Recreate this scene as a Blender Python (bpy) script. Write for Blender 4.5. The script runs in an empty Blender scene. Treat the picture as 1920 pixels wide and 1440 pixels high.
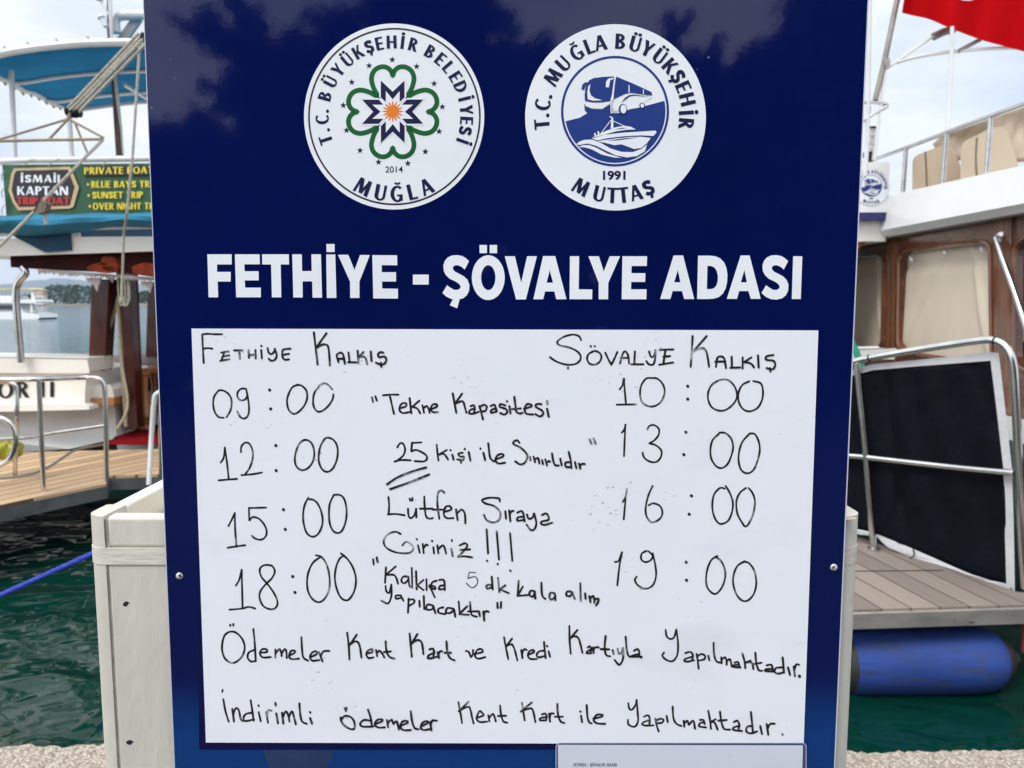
import bpy, math, random
from mathutils import Vector, Matrix
from mathutils.geometry import tessellate_polygon
R = math.radians
rnd = random.Random(7)
sc = bpy.context.scene
COL = sc.collection

# ---------------------------------------------------------------- camera
CAMZ = 1.45
FPX = 1450.0
PITCH = math.atan(153 / 1450)
cam_d = bpy.data.cameras.new('camera')
cam_d.sensor_width = 36
cam_d.lens = 36 * FPX / 1920
cam_d.clip_start = 0.02
cam_d.clip_end = 20000
cam = bpy.data.objects.new('camera', cam_d)
cam.location = (0, 0, CAMZ)
cam.rotation_euler = (R(90) - PITCH, 0, 0)
COL.objects.link(cam)
sc.camera = cam
cam_d.dof.use_dof = True
cam_d.dof.focus_distance = 0.96
cam_d.dof.aperture_fstop = 10.0

# ---------------------------------------------------------------- world, sun, exposure
SUN_EL, SUN_AZ = R(52), R(222)      # azimuth measured from +Y towards +X: behind and left of the photographer
world = bpy.data.worlds.new('World')
sc.world = world
world.use_nodes = True
nt = world.node_tree
nt.nodes.clear()
def wn(t, **k):
    n = nt.nodes.new(t)
    for a, b in k.items(): setattr(n, a, b)
    return n
w_out = wn('ShaderNodeOutputWorld')
w_sky = wn('ShaderNodeTexSky', sky_type='NISHITA', sun_disc=False)
w_sky.sun_elevation = SUN_EL
w_sky.sun_rotation = SUN_AZ
w_b1 = wn('ShaderNodeBackground'); w_b1.inputs['Strength'].default_value = 0.12
w_b2 = wn('ShaderNodeBackground'); w_b2.inputs['Strength'].default_value = 1.0
nt.links.new(w_sky.outputs[0], w_b1.inputs[0])
w_tc = wn('ShaderNodeTexCoord')
w_mp = wn('ShaderNodeMapping'); w_mp.inputs['Scale'].default_value = (1, 1, 2.6)
w_no = wn('ShaderNodeTexNoise'); w_no.inputs['Scale'].default_value = 2.3; w_no.inputs['Detail'].default_value = 7
w_no.inputs['Roughness'].default_value = 0.52
w_rc = wn('ShaderNodeValToRGB')
w_rc.color_ramp.elements[0].position = 0.36; w_rc.color_ramp.elements[0].color = (0.66, 0.74, 0.87, 1)
w_rc.color_ramp.elements[1].position = 0.56; w_rc.color_ramp.elements[1].color = (1.0, 1.0, 1.0, 1)
w_rf = wn('ShaderNodeValToRGB')
w_rf.color_ramp.elements[0].position = 0.25; w_rf.color_ramp.elements[0].color = (0.72, 0.72, 0.72, 1)
w_rf.color_ramp.elements[1].position = 0.5; w_rf.color_ramp.elements[1].color = (1, 1, 1, 1)
w_mx = wn('ShaderNodeMixShader')
L = nt.links.new
L(w_tc.outputs['Generated'], w_mp.inputs[0]); L(w_mp.outputs[0], w_no.inputs['Vector'])
L(w_no.outputs[0], w_rc.inputs[0]); L(w_no.outputs[0], w_rf.inputs[0])
# the cloud is brighter towards the hidden sun
w_dp = wn('ShaderNodeVectorMath', operation='DOT_PRODUCT')
w_dp.inputs[1].default_value = (math.sin(SUN_AZ) * math.cos(SUN_EL), math.cos(SUN_AZ) * math.cos(SUN_EL), math.sin(SUN_EL))
L(w_tc.outputs['Generated'], w_dp.inputs[0])
w_mr = wn('ShaderNodeMapRange'); w_mr.inputs[1].default_value = 0.2; w_mr.inputs[2].default_value = 1.0; w_mr.inputs[3].default_value = 1.0; w_mr.inputs[4].default_value = 1.9
L(w_dp.outputs['Value'], w_mr.inputs[0]); L(w_mr.outputs[0], w_b2.inputs[1])
L(w_rc.outputs[0], w_b2.inputs[0]); L(w_rf.outputs[0], w_mx.inputs[0])
L(w_b1.outputs[0], w_mx.inputs[1]); L(w_b2.outputs[0], w_mx.inputs[2]); L(w_mx.outputs[0], w_out.inputs[0])

sun_d = bpy.data.lights.new('sun', 'SUN')
sun_d.energy = 1.9
sun_d.angle = R(22)
sun_d.color = (1.0, 0.97, 0.93)
sun = bpy.data.objects.new('sun', sun_d)
COL.objects.link(sun)
sdir = Vector((math.sin(SUN_AZ) * math.cos(SUN_EL), math.cos(SUN_AZ) * math.cos(SUN_EL), math.sin(SUN_EL)))
sun.rotation_euler = sdir.to_track_quat('Z', 'Y').to_euler()
sc.view_settings.view_transform = 'Standard'
sc.view_settings.look = 'None'
sc.view_settings.exposure = 0.29
sc.view_settings.gamma = 1.0

# ---------------------------------------------------------------- pixel rays to real positions
CF = Vector((0, math.cos(PITCH), -math.sin(PITCH)))
CU = Vector((0, math.sin(PITCH), math.cos(PITCH)))
C0 = Vector((0, 0, CAMZ))
def ray(x, y): return Vector(((x - 960) / FPX, 0, 0)) + CU * (-(y - 720) / FPX) + CF
def at(x, y, Y):
    d = ray(x, y); return C0 + d * (Y / d.y)
def atz(x, y, z):
    d = ray(x, y); return C0 + d * ((z - CAMZ) / d.z)
def atx(x, y, X):
    d = ray(x, y); return C0 + d * (X / d.x)
LEAN = R(0.59)                       # the notice board leans back a little
BP = C0 + CF * 0.95
BN = Vector((0, -math.cos(LEAN), math.sin(LEAN)))   # faces the photographer
def B(x, y, off=0.0):
    d = ray(x, y)
    t = (BP + BN * off - C0).dot(BN) / d.dot(BN)
    return C0 + d * t

# ---------------------------------------------------------------- materials
def M(name, col, rough=0.5, metal=0.0, var=0.12, vs=6.0, bump=0.0, bs=60.0, spec=0.5, coat=0.0, stretch=(1, 1, 1),
      dirt=None, dirt_s=3.0, dirt_lo=0.55, dirt_hi=0.75, bdist=0.01, sub=0.0, trans=0.0, transl=0.0):
    m = bpy.data.materials.new(name); m.use_nodes = True
    t = m.node_tree; N = t.nodes; Lk = t.links.new
    p = N['Principled BSDF']
    tc = N.new('ShaderNodeTexCoord'); mp = N.new('ShaderNodeMapping'); mp.inputs['Scale'].default_value = stretch
    Lk(tc.outputs['Object'], mp.inputs[0])
    no = N.new('ShaderNodeTexNoise'); no.inputs['Scale'].default_value = vs; no.inputs['Detail'].default_value = 6
    Lk(mp.outputs[0], no.inputs['Vector'])
    rc = N.new('ShaderNodeValToRGB')
    a = [max(0, c * (1 - var)) for c in col]; b = [min(1, c * (1 + var)) for c in col]
    rc.color_ramp.elements[0].position = 0.3; rc.color_ramp.elements[0].color = (*a, 1)
    rc.color_ramp.elements[1].position = 0.7; rc.color_ramp.elements[1].color = (*b, 1)
    Lk(no.outputs[0], rc.inputs[0])
    out = rc.outputs[0]
    if dirt:
        n2 = N.new('ShaderNodeTexNoise'); n2.inputs['Scale'].default_value = dirt_s; n2.inputs['Detail'].default_value = 8
        n2.inputs['Roughness'].default_value = 0.65
        Lk(mp.outputs[0], n2.inputs['Vector'])
        r2 = N.new('ShaderNodeValToRGB')
        r2.color_ramp.elements[0].position = dirt_lo; r2.color_ramp.elements[0].color = (0, 0, 0, 1)
        r2.color_ramp.elements[1].position = dirt_hi; r2.color_ramp.elements[1].color = (1, 1, 1, 1)
        Lk(n2.outputs[0], r2.inputs[0])
        mx = N.new('ShaderNodeMix'); mx.data_type = 'RGBA'
        Lk(r2.outputs[0], mx.inputs[0]); Lk(out, mx.inputs[6]); mx.inputs[7].default_value = (*dirt, 1)
        out = mx.outputs[2]
    Lk(out, p.inputs['Base Color'])
    rr = N.new('ShaderNodeMapRange'); rr.inputs[3].default_value = rough * 0.8; rr.inputs[4].default_value = min(1, rough * 1.2)
    Lk(no.outputs[0], rr.inputs[0]); Lk(rr.outputs[0], p.inputs['Roughness'])
    p.inputs['Metallic'].default_value = metal
    p.inputs['Specular IOR Level'].default_value = spec
    p.inputs['Coat Weight'].default_value = coat
    p.inputs['Transmission Weight'].default_value = trans
    if transl:
        ts = N.new('ShaderNodeBsdfTranslucent'); Lk(out, ts.inputs[0]); ms = N.new('ShaderNodeMixShader'); ms.inputs[0].default_value = transl
        Lk(p.outputs[0], ms.inputs[1]); Lk(ts.outputs[0], ms.inputs[2]); Lk(ms.outputs[0], N['Material Output'].inputs[0])
    if bump:
        n3 = N.new('ShaderNodeTexNoise'); n3.inputs['Scale'].default_value = bs; n3.inputs['Detail'].default_value = 5
        Lk(mp.outputs[0], n3.inputs['Vector'])
        bp = N.new('ShaderNodeBump'); bp.inputs['Strength'].default_value = bump; bp.inputs['Distance'].default_value = bdist
        Lk(n3.outputs[0], bp.inputs['Height']); Lk(bp.outputs[0], p.inputs['Normal'])
    return m

def planks(name, col, width, ang, rough=0.6, var=0.25, gap=(0.03, 0.025, 0.02), gapw=0.05, grain=40):
    m = bpy.data.materials.new(name); m.use_nodes = True
    t = m.node_tree; N = t.nodes; Lk = t.links.new; p = N['Principled BSDF']
    tc = N.new('ShaderNodeTexCoord'); mp = N.new('ShaderNodeMapping'); mp.vector_type = 'POINT'
    mp.inputs['Rotation'].default_value = (0, 0, ang)
    Lk(tc.outputs['Object'], mp.inputs[0])
    sx = N.new('ShaderNodeSeparateXYZ'); Lk(mp.outputs[0], sx.inputs[0])
    def math_(op, a, b=None):
        n = N.new('ShaderNodeMath'); n.operation = op
        if isinstance(a, (int, float)): n.inputs[0].default_value = a
        else: Lk(a, n.inputs[0])
        if b is not None:
            if isinstance(b, (int, float)): n.inputs[1].default_value = b
            else: Lk(b, n.inputs[1])
        return n.outputs[0]
    u = math_('DIVIDE', sx.outputs[0], width)
    fr = math_('FRACT', u); fl = math_('FLOOR', u)
    g = math_('LESS_THAN', fr, gapw)
    wn_ = N.new('ShaderNodeTexWhiteNoise'); wn_.noise_dimensions = '1D'; Lk(fl, wn_.inputs['W'])
    mp2 = N.new('ShaderNodeMapping'); mp2.inputs['Scale'].default_value = (grain, grain * 0.06, 1); Lk(mp.outputs[0], mp2.inputs[0])
    no = N.new('ShaderNodeTexNoise'); no.inputs['Scale'].default_value = 1; no.inputs['Detail'].default_value = 6; Lk(mp2.outputs[0], no.inputs['Vector'])
    s = math_('ADD', math_('MULTIPLY', wn_.outputs['Value'], 0.5), math_('MULTIPLY', no.outputs[0], 0.5))
    rc = N.new('ShaderNodeValToRGB')
    rc.color_ramp.elements[0].position = 0.15; rc.color_ramp.elements[0].color = (*[c * (1 - var) for c in col], 1)
    rc.color_ramp.elements[1].position = 0.85; rc.color_ramp.elements[1].color = (*[min(1, c * (1 + var)) for c in col], 1)
    Lk(s, rc.inputs[0])
    mx = N.new('ShaderNodeMix'); mx.data_type = 'RGBA'
    Lk(g, mx.inputs[0]); Lk(rc.outputs[0], mx.inputs[6]); mx.inputs[7].default_value = (*gap, 1)
    Lk(mx.outputs[2], p.inputs['Base Color'])
    p.inputs['Roughness'].default_value = rough
    bp = N.new('ShaderNodeBump'); bp.inputs['Strength'].default_value = 0.5; bp.inputs['Distance'].default_value = 0.004
    Lk(math_('SUBTRACT', no.outputs[0], g), bp.inputs['Height']); Lk(bp.outputs[0], p.inputs['Normal'])
    return m

# ---------------------------------------------------------------- mesh building
def wloc(o):
    v = Vector((0, 0, 0))
    while o is not None:
        v += o.location; o = o.parent
    return v
class MB:
    def __init__(s): s.v = []; s.f = []
    def add(s, vs, fs):
        k = len(s.v); s.v += [Vector(a) for a in vs]; s.f += [[i + k for i in f] for f in fs]
    def hexa(s, a, b):                # two matching 4-point loops
        s.add(list(a) + list(b), [(3, 2, 1, 0), (4, 5, 6, 7), (0, 1, 5, 4), (1, 2, 6, 5), (2, 3, 7, 6), (3, 0, 4, 7)])
    def box(s, c, d, rz=0.0):
        m = Matrix.Rotation(rz, 3, 'Z'); c = Vector(c); x, y, z = [q / 2 for q in d]
        q = [(-x, -y), (x, -y), (x, y), (-x, y)]
        s.hexa([c + m @ Vector((a, b, -z)) for a, b in q], [c + m @ Vector((a, b, z)) for a, b in q])
    def prism(s, pts, vec, holes=()):
        vec = Vector(vec); loops = [[Vector(p) for p in pts]] + [[Vector(p) for p in h] for h in holes]
        flat = [p for l in loops for p in l]; n = len(flat)
        tris = tessellate_polygon(loops)
        fs = [tuple(t) for t in tris] + [tuple(i + n for i in reversed(t)) for t in tris]
        k = 0
        for l in loops:
            m = len(l)
            for i in range(m):
                a, b = k + i, k + (i + 1) % m
                fs.append((a, b, b + n, a + n))
            k += m
        s.add(flat + [p + vec for p in flat], fs)
    def poly(s, pts, holes=()):
        loops = [[Vector(p) for p in pts]] + [[Vector(p) for p in h] for h in holes]
        s.add([p for l in loops for p in l], [tuple(t) for t in tessellate_polygon(loops)])
    def pbox(s, x0, y0, x1, y1, Y, dep):
        s.prism([at(x0, y0, Y), at(x1, y0, Y), at(x1, y1, Y), at(x0, y1, Y)], (0, dep, 0))
    def pquad(s, q, Y, dep): s.prism([at(x, y, Y) for x, y in q], (0, dep, 0))
    def tube(s, pts, r, n=10, smooth=0, closed=False):
        pts = [Vector(p) for p in pts]
        rr = list(r) if isinstance(r, (list, tuple)) else [r] * len(pts)
        if smooth: pts, rr = crom3(pts, rr, smooth)
        k = len(s.v); up = None; m = len(pts)
        for i, p in enumerate(pts):
            t = (pts[min(i + 1, m - 1)] - pts[max(i - 1, 0)]).normalized()
            if up is None: up = t.orthogonal().normalized()
            up = (up - t * up.dot(t)).normalized(); w = t.cross(up)
            for j in range(n):
                a = 2 * math.pi * j / n
                s.v.append(p + (up * math.cos(a) + w * math.sin(a)) * rr[i])
        for i in range(m - 1):
            for j in range(n):
                a = k + i * n + j; b = k + i * n + (j + 1) % n
                s.f.append([a, b, b + n, a + n])
        s.f.append([k + j for j in reversed(range(n))]); s.f.append([k + (m - 1) * n + j for j in range(n)])
    def lathe(s, p0, p1, prof, n=24):   # prof: (fraction along axis, radius)
        p0 = Vector(p0); p1 = Vector(p1)
        s.tube_r([p0.lerp(p1, a) for a, _ in prof], [b for _, b in prof], (p1 - p0).normalized(), n)
    def tube_r(s, pts, rr, t, n):
        up = t.orthogonal().normalized(); w = t.cross(up); k = len(s.v); m = len(pts)
        for p, r in zip(pts, rr):
            for j in range(n):
                a = 2 * math.pi * j / n; s.v.append(p + (up * math.cos(a) + w * math.sin(a)) * r)
        for i in range(m - 1):
            for j in range(n):
                a = k + i * n + j; b = k + i * n + (j + 1) % n
                s.f.append([a, b, b + n, a + n])
        s.f.append([k + j for j in reversed(range(n))]); s.f.append([k + (m - 1) * n + j for j in range(n)])
    def grid(s, rows):
        k = len(s.v); c = len(rows[0])
        for r in rows: s.v += [Vector(p) for p in r]
        for i in range(len(rows) - 1):
            for j in range(c - 1):
                a = k + i * c + j; s.f.append([a, a + 1, a + c + 1, a + c])
    def build(s, name, mat, parent=None, smooth=False, bevel=0.0, thick=0.0, sub=0):
        o0 = wloc(parent)
        me = bpy.data.meshes.new(name)
        me.from_pydata([tuple(p - o0) for p in s.v], [], s.f)
        me.materials.append(mat)
        if smooth:
            me.polygons.foreach_set('use_smooth', [True] * len(me.polygons))
            try: me.set_sharp_from_angle(angle=R(38))
            except Exception: pass
        o = bpy.data.objects.new(name, me); COL.objects.link(o)
        if parent is not None: o.parent = parent
        if thick:
            md = o.modifiers.new('thickness', 'SOLIDIFY'); md.thickness = thick; md.offset = 0
        if sub:
            md = o.modifiers.new('smoothing', 'SUBSURF'); md.levels = sub; md.render_levels = sub
        if bevel:
            md = o.modifiers.new('bevel', 'BEVEL'); md.width = bevel; md.segments = 3; md.limit_method = 'ANGLE'; md.angle_limit = R(35)
            me.polygons.foreach_set('use_smooth', [True] * len(me.polygons))
            try: me.set_sharp_from_angle(angle=R(50))
            except Exception: pass
        return o
def crom(p, n, closed=False):
    out = []; m = len(p)
    if m < 3: return list(p)
    for i in range(m - 1):
        a, b, c, d = p[max(i - 1, 0)], p[i], p[i + 1], p[min(i + 2, m - 1)]
        for k in range(n):
            t = k / n; t2 = t * t; t3 = t2 * t
            out.append(tuple(0.5 * (2 * b[q] + (c[q] - a[q]) * t + (2 * a[q] - 5 * b[q] + 4 * c[q] - d[q]) * t2 + (3 * b[q] - a[q] - 3 * c[q] + d[q]) * t3) for q in range(len(b))))
    out.append(tuple(p[-1])); return out
def crom3(pts, rr, n):
    z = crom([(p.x, p.y, p.z, r) for p, r in zip(pts, rr)], n)
    return [Vector(q[:3]) for q in z], [q[3] for q in z]
def tag(o, label=None, cat=None, group=None, kind=None):
    if label: o['label'] = label
    if cat: o['category'] = cat
    if group: o['group'] = group
    if kind: o['kind'] = kind
    return o
def thing(name, loc, label, cat, group=None):
    o = bpy.data.objects.new(name, None); o.empty_display_size = 0.1
    COL.objects.link(o); o.location = loc
    return tag(o, label, cat, group)

# ---------------------------------------------------------------- lettering
_tg = {}
def glyphs(s, off=0.0):
    key = (s, off)
    if key not in _tg:
        c = bpy.data.curves.new('glyphs', 'FONT'); c.body = s; c.size = 1; c.offset = off; c.resolution_u = 4
        o = bpy.data.objects.new('glyphs', c); COL.objects.link(o)
        me = bpy.data.meshes.new_from_object(o.evaluated_get(bpy.context.evaluated_depsgraph_get()))
        _tg[key] = ([(v.co.x, v.co.y) for v in me.vertices], [tuple(p.vertices) for p in me.polygons])
        COL.objects.unlink(o); bpy.data.objects.remove(o); bpy.data.curves.remove(c); bpy.data.meshes.remove(me)
    return _tg[key]
def ext(v): return min(p[0] for p in v), max(p[0] for p in v), min(p[1] for p in v), max(p[1] for p in v)
# hand-drawn bold capitals with thick and thin strokes; each letter: (advance width, outlines in a unit cap height)
def _ds(x0, y0, x1, y1, t): return [(x0, y0), (x0 + t, y0), (x1 + t, y1), (x1, y1)]
def _vs(x, t=.2, y0=0, y1=1): return [(x, y0), (x + t, y0), (x + t, y1), (x, y1)]
def _hs(y, t, x0, x1): return [(x0, y), (x1, y), (x1, y + t), (x0, y + t)]
def _rg(cx, cy, rx, ry, tx, ty, a0, a1, n=18):
    o = [(cx + rx * math.cos(R(a0 + (a1 - a0) * k / n)), cy + ry * math.sin(R(a0 + (a1 - a0) * k / n))) for k in range(n + 1)]
    i = [(cx + (rx - tx) * math.cos(R(a0 + (a1 - a0) * k / n)), cy + (ry - ty) * math.sin(R(a0 + (a1 - a0) * k / n))) for k in range(n + 1)]
    return o + i[::-1]
def _dot(x, y, r=.11): return [(x + r * math.cos(2 * math.pi * k / 14), y + r * math.sin(2 * math.pi * k / 14)) for k in range(14)]
S_OUT = '163,136 152,158 141,179 124,165 105,157 90,158 80,166 80,177 90,190 112,201 136,214 155,232 165,258 163,288 152,311 133,327 104,334 72,331 46,318 26,300 50,260 66,272 86,284 104,284 117,277 120,266 112,253 92,240 64,227 44,208 33,186 31,158 39,134 54,117 76,107 102,105 128,110 147,121'
_S = [((x - 26) / 229, (334 - y) / 229) for x, y in [tuple(float(q) for q in w.split(',')) for w in S_OUT.split()]]
_E = [_vs(0), _hs(0, .13, .2, .52), _hs(.44, .13, .2, .48), _hs(.87, .13, .2, .52)]
_U = [_vs(0, .2, .3, 1), _vs(.50, .12, .3, 1), [(.31 - .31 * math.cos(math.pi * k / 16), .3 - .31 * math.sin(math.pi * k / 16)) for k in range(17)] + [(.35 + .15 * math.cos(math.pi * k / 16), .3 - .2 * math.sin(math.pi * k / 16)) for k in range(17)]]
_G = [_rg(.40, .5, .40, .52, .19, .12, 48, 318), _vs(.53, .17, .06, .46), _hs(.36, .1, .40, .6)]
LET = {'A': (.74, [_ds(0, 0, .29, 1, .12), _ds(.54, 0, .28, 1, .2), _hs(.25, .11, .12, .58)]),
 'B': (.58, [_vs(0), _rg(.19, .745, .34, .255, .18, .12, -90, 90), _rg(.19, .275, .39, .275, .19, .12, -90, 90)]),
 'C': (.66, [_rg(.40, .5, .40, .52, .19, .12, 48, 312)]), 'D': (.70, [_vs(0), _rg(.19, .5, .51, .5, .2, .12, -90, 90)]),
 'E': (.52, _E), 'F': (.5, [_vs(0), _hs(.42, .13, .2, .46), _hs(.87, .13, .2, .5)]), 'G': (.72, _G),
 'H': (.70, [_vs(0), _vs(.5), _hs(.44, .13, .19, .51)]), 'I': (.2, [_vs(0)]), 'İ': (.24, [_vs(.02), _dot(.12, 1.17, .12)]),
 'K': (.68, [_vs(0), _ds(.17, .44, .47, 1, .14), _ds(.47, 0, .17, .56, .21)]), 'L': (.5, [_vs(0), _hs(0, .13, .2, .5)]),
 'M': (.92, [_ds(0, 0, .12, 1, .12), _ds(.37, .06, .12, 1, .21), _ds(.41, .06, .68, 1, .12), _ds(.72, 0, .63, 1, .2)]),
 'N': (.72, [_vs(0, .16), _vs(.56, .16), _ds(.48, 0, 0, 1, .24)]), 'O': (.78, [_rg(.39, .5, .39, .52, .19, .12, 0, 360, 36)]),
 'P': (.55, [_vs(0), _rg(.19, .715, .36, .285, .18, .12, -90, 90)]),
 'R': (.62, [_vs(0), _rg(.19, .73, .34, .27, .18, .12, -90, 90), _ds(.42, 0, .16, .52, .21)]), 'S': (.6, [_S]),
 'T': (.62, [_hs(.87, .13, 0, .62), _vs(.21, .2, 0, .88)]), 'U': (.62, _U), 'V': (.72, [_ds(.26, 0, 0, 1, .21), _ds(.30, 0, .58, 1, .14)]),
 'Y': (.66, [_ds(.22, .42, 0, 1, .21), _ds(.29, .42, .54, 1, .13), _vs(.22, .2, 0, .46)]), '-': (.34, [_hs(.38, .15, 0, .34)]), '.': (.22, [_dot(.11, .1)])}
LET['Ş'] = (.6, [_S, [(.26, .02), (.40, .02), (.34, -.22), (.18, -.17)]]); LET['Ğ'] = (.72, _G + [_rg(.42, 1.27, .19, .19, .1, .1, 200, 340, 10)])
LET['Ü'] = (.62, _U + [_dot(.18, 1.16, .10), _dot(.46, 1.16, .10)]); LET['Ö'] = (.78, LET['O'][1] + [_dot(.27, 1.16, .10), _dot(.51, 1.16, .10)])
def put(mb, polys, mapf, mk, off):
    for i, pl in enumerate(polys):
        fn = mk(off + .00002 * (i + 1)); mb.poly([fn(*mapf(x, y)) for x, y in pl])
def line_px(mb, s, x0, x1, base, cap, mk, off, slope=0.0, gap=.14, space=.36):
    tot = sum(space if c == ' ' else LET[c][0] + gap for c in s) - gap; k = (x1 - x0) / tot; x = 0
    for c in s:
        if c == ' ': x += space; continue
        put(mb, LET[c][1], lambda a, b, x=x: (x0 + (x + a) * k, base - b * cap + slope * (x + a) * k), mk, off); x += LET[c][0] + gap
def char_px(mb, ch, cx, cy, ang, cap, wf, mk, off):
    w, polys = LET[ch]; ca, sa = math.cos(ang), math.sin(ang)
    def mp(a, b):
        lx = (a - w / 2) * cap * wf; ly = -(b - .5) * cap
        return cx + lx * ca - ly * sa, cy + lx * sa + ly * ca
    put(mb, polys, lambda a, b: mp(a - .018, b), mk, off); put(mb, polys, lambda a, b: mp(a + .018, b), mk, off + .00012)
def text_px(mb, s, x0, x1, base, cap, fn, off=0.03, slope=0.0):
    v, f = glyphs(s, off); a, b, _, _ = ext(v)
    h0, h1 = ext(glyphs('H', off)[0])[2:]
    kx = (x1 - x0) / (b - a); ky = cap / (h1 - h0)
    mb.add([fn(x0 + (x - a) * kx, base - (y - h0) * ky + slope * (x - a) * kx) for x, y in v], f)
# rounded polygon through pixel corners
def rrect(q_, r, n=6):
    out = []; m = len(q_)
    for i in range(m):
        p0, p, p1 = q_[i - 1], q_[i], q_[(i + 1) % m]
        d0 = math.hypot(p0[0] - p[0], p0[1] - p[1]); d1 = math.hypot(p1[0] - p[0], p1[1] - p[1])
        a = [p[k] + (p0[k] - p[k]) * min(.45, r / d0) for k in (0, 1)]; b = [p[k] + (p1[k] - p[k]) * min(.45, r / d1) for k in (0, 1)]
        for j in range(n + 1):
            t = j / n; out.append(tuple((1 - t) ** 2 * a[k] + 2 * t * (1 - t) * p[k] + t * t * b[k] for k in (0, 1)))
    return out
def ellipse(cx, cy, rx, ry, n=72, a0=0.0, a1=2 * math.pi, closed=True):
    m = n if closed else n + 1
    return [(cx + rx * math.cos(a0 + (a1 - a0) * i / n), cy + ry * math.sin(a0 + (a1 - a0) * i / n)) for i in range(m)]
def P(s): return [tuple(float(q) for q in w.split(',')) for w in s.split()]
def ribbon(mb, pts, w, fn, n=6, jit=0.0, closed=False):
    if len(pts) == 1: pts = [pts[0], (pts[0][0] + 0.6, pts[0][1] + 0.9)]
    p = crom(pts, n) if n > 1 else list(pts)
    vs = []; fs = []; m = len(p); ph = rnd.random() * 9
    tang = []
    for i in range(m):
        if closed: a, b = p[(i - 1) % m], p[(i + 1) % m]
        else: a, b = p[max(i - 1, 0)], p[min(i + 1, m - 1)]
        dx, dy = b[0] - a[0], b[1] - a[1]; q = math.hypot(dx, dy) or 1
        tang.append((dx / q, dy / q))
    for i in range(m):
        h = w / 2 * (1 + jit * math.sin(ph + i * 0.7)); tx, ty = tang[i]
        vs += [(p[i][0] - ty * h, p[i][1] + tx * h), (p[i][0] + ty * h, p[i][1] - tx * h)]
    for i in range(m if closed else m - 1):
        j = (i + 1) % m
        fs.append((2 * i, 2 * i + 1, 2 * j + 1, 2 * j))
    if not closed:
        for e, sg in ((0, -1), (m - 1, 1)):
            tx, ty = tang[e]; k = len(vs); base = math.atan2(ty * sg, tx * sg)
            for j in range(7):
                a = base - math.pi / 2 + math.pi * j / 6
                vs.append((p[e][0] + math.cos(a) * w / 2, p[e][1] + math.sin(a) * w / 2))
            fs.append(tuple(range(k, k + 7)))
    mb.add([fn(x, y) for x, y in vs], fs)

# ---------------------------------------------------------------- palette
def panel_print():
    m = M('navy_print', (0.0018, 0.0060, 0.066), rough=0.05, var=0.12, vs=3, bump=0.022, bs=42, bdist=0.003, spec=0.38)
    t = m.node_tree; N = t.nodes; Lk = t.links.new; p = N['Principled BSDF']
    base = p.inputs['Base Color'].links[0].from_socket
    tc = N.new('ShaderNodeTexCoord'); sx = N.new('ShaderNodeSeparateXYZ'); Lk(tc.outputs['Object'], sx.inputs[0])
    no = N.new('ShaderNodeTexNoise'); no.inputs['Scale'].default_value = 5; Lk(tc.outputs['Object'], no.inputs['Vector'])
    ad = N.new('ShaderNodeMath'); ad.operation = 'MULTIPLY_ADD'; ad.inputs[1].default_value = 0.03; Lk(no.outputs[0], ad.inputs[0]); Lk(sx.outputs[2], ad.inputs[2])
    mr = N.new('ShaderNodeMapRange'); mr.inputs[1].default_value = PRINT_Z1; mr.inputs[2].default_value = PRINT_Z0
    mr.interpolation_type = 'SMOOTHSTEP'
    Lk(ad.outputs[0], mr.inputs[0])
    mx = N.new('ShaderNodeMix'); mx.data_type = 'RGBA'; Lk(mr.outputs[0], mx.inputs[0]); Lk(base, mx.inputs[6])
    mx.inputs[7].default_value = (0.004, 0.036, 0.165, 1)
    # fine pale specks of dried spray
    vo = N.new('ShaderNodeTexVoronoi'); vo.inputs['Scale'].default_value = 34; Lk(tc.outputs['Object'], vo.inputs['Vector'])
    lt = N.new('ShaderNodeMath'); lt.operation = 'LESS_THAN'; lt.inputs[1].default_value = 0.05; Lk(vo.outputs['Distance'], lt.inputs[0])
    n2 = N.new('ShaderNodeTexNoise'); n2.inputs['Scale'].default_value = 9; Lk(tc.outputs['Object'], n2.inputs['Vector'])
    gt = N.new('ShaderNodeMath'); gt.operation = 'GREATER_THAN'; gt.inputs[1].default_value = 0.585; Lk(n2.outputs[0], gt.inputs[0])
    ml = N.new('ShaderNodeMath'); ml.operation = 'MULTIPLY'; Lk(lt.outputs[0], ml.inputs[0]); Lk(gt.outputs[0], ml.inputs[1])
    m2 = N.new('ShaderNodeMix'); m2.data_type = 'RGBA'; Lk(ml.outputs[0], m2.inputs[0]); Lk(mx.outputs[2], m2.inputs[6]); m2.inputs[7].default_value = (0.10, 0.13, 0.22, 1)
    Lk(m2.outputs[2], p.inputs['Base Color'])
    return m
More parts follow.
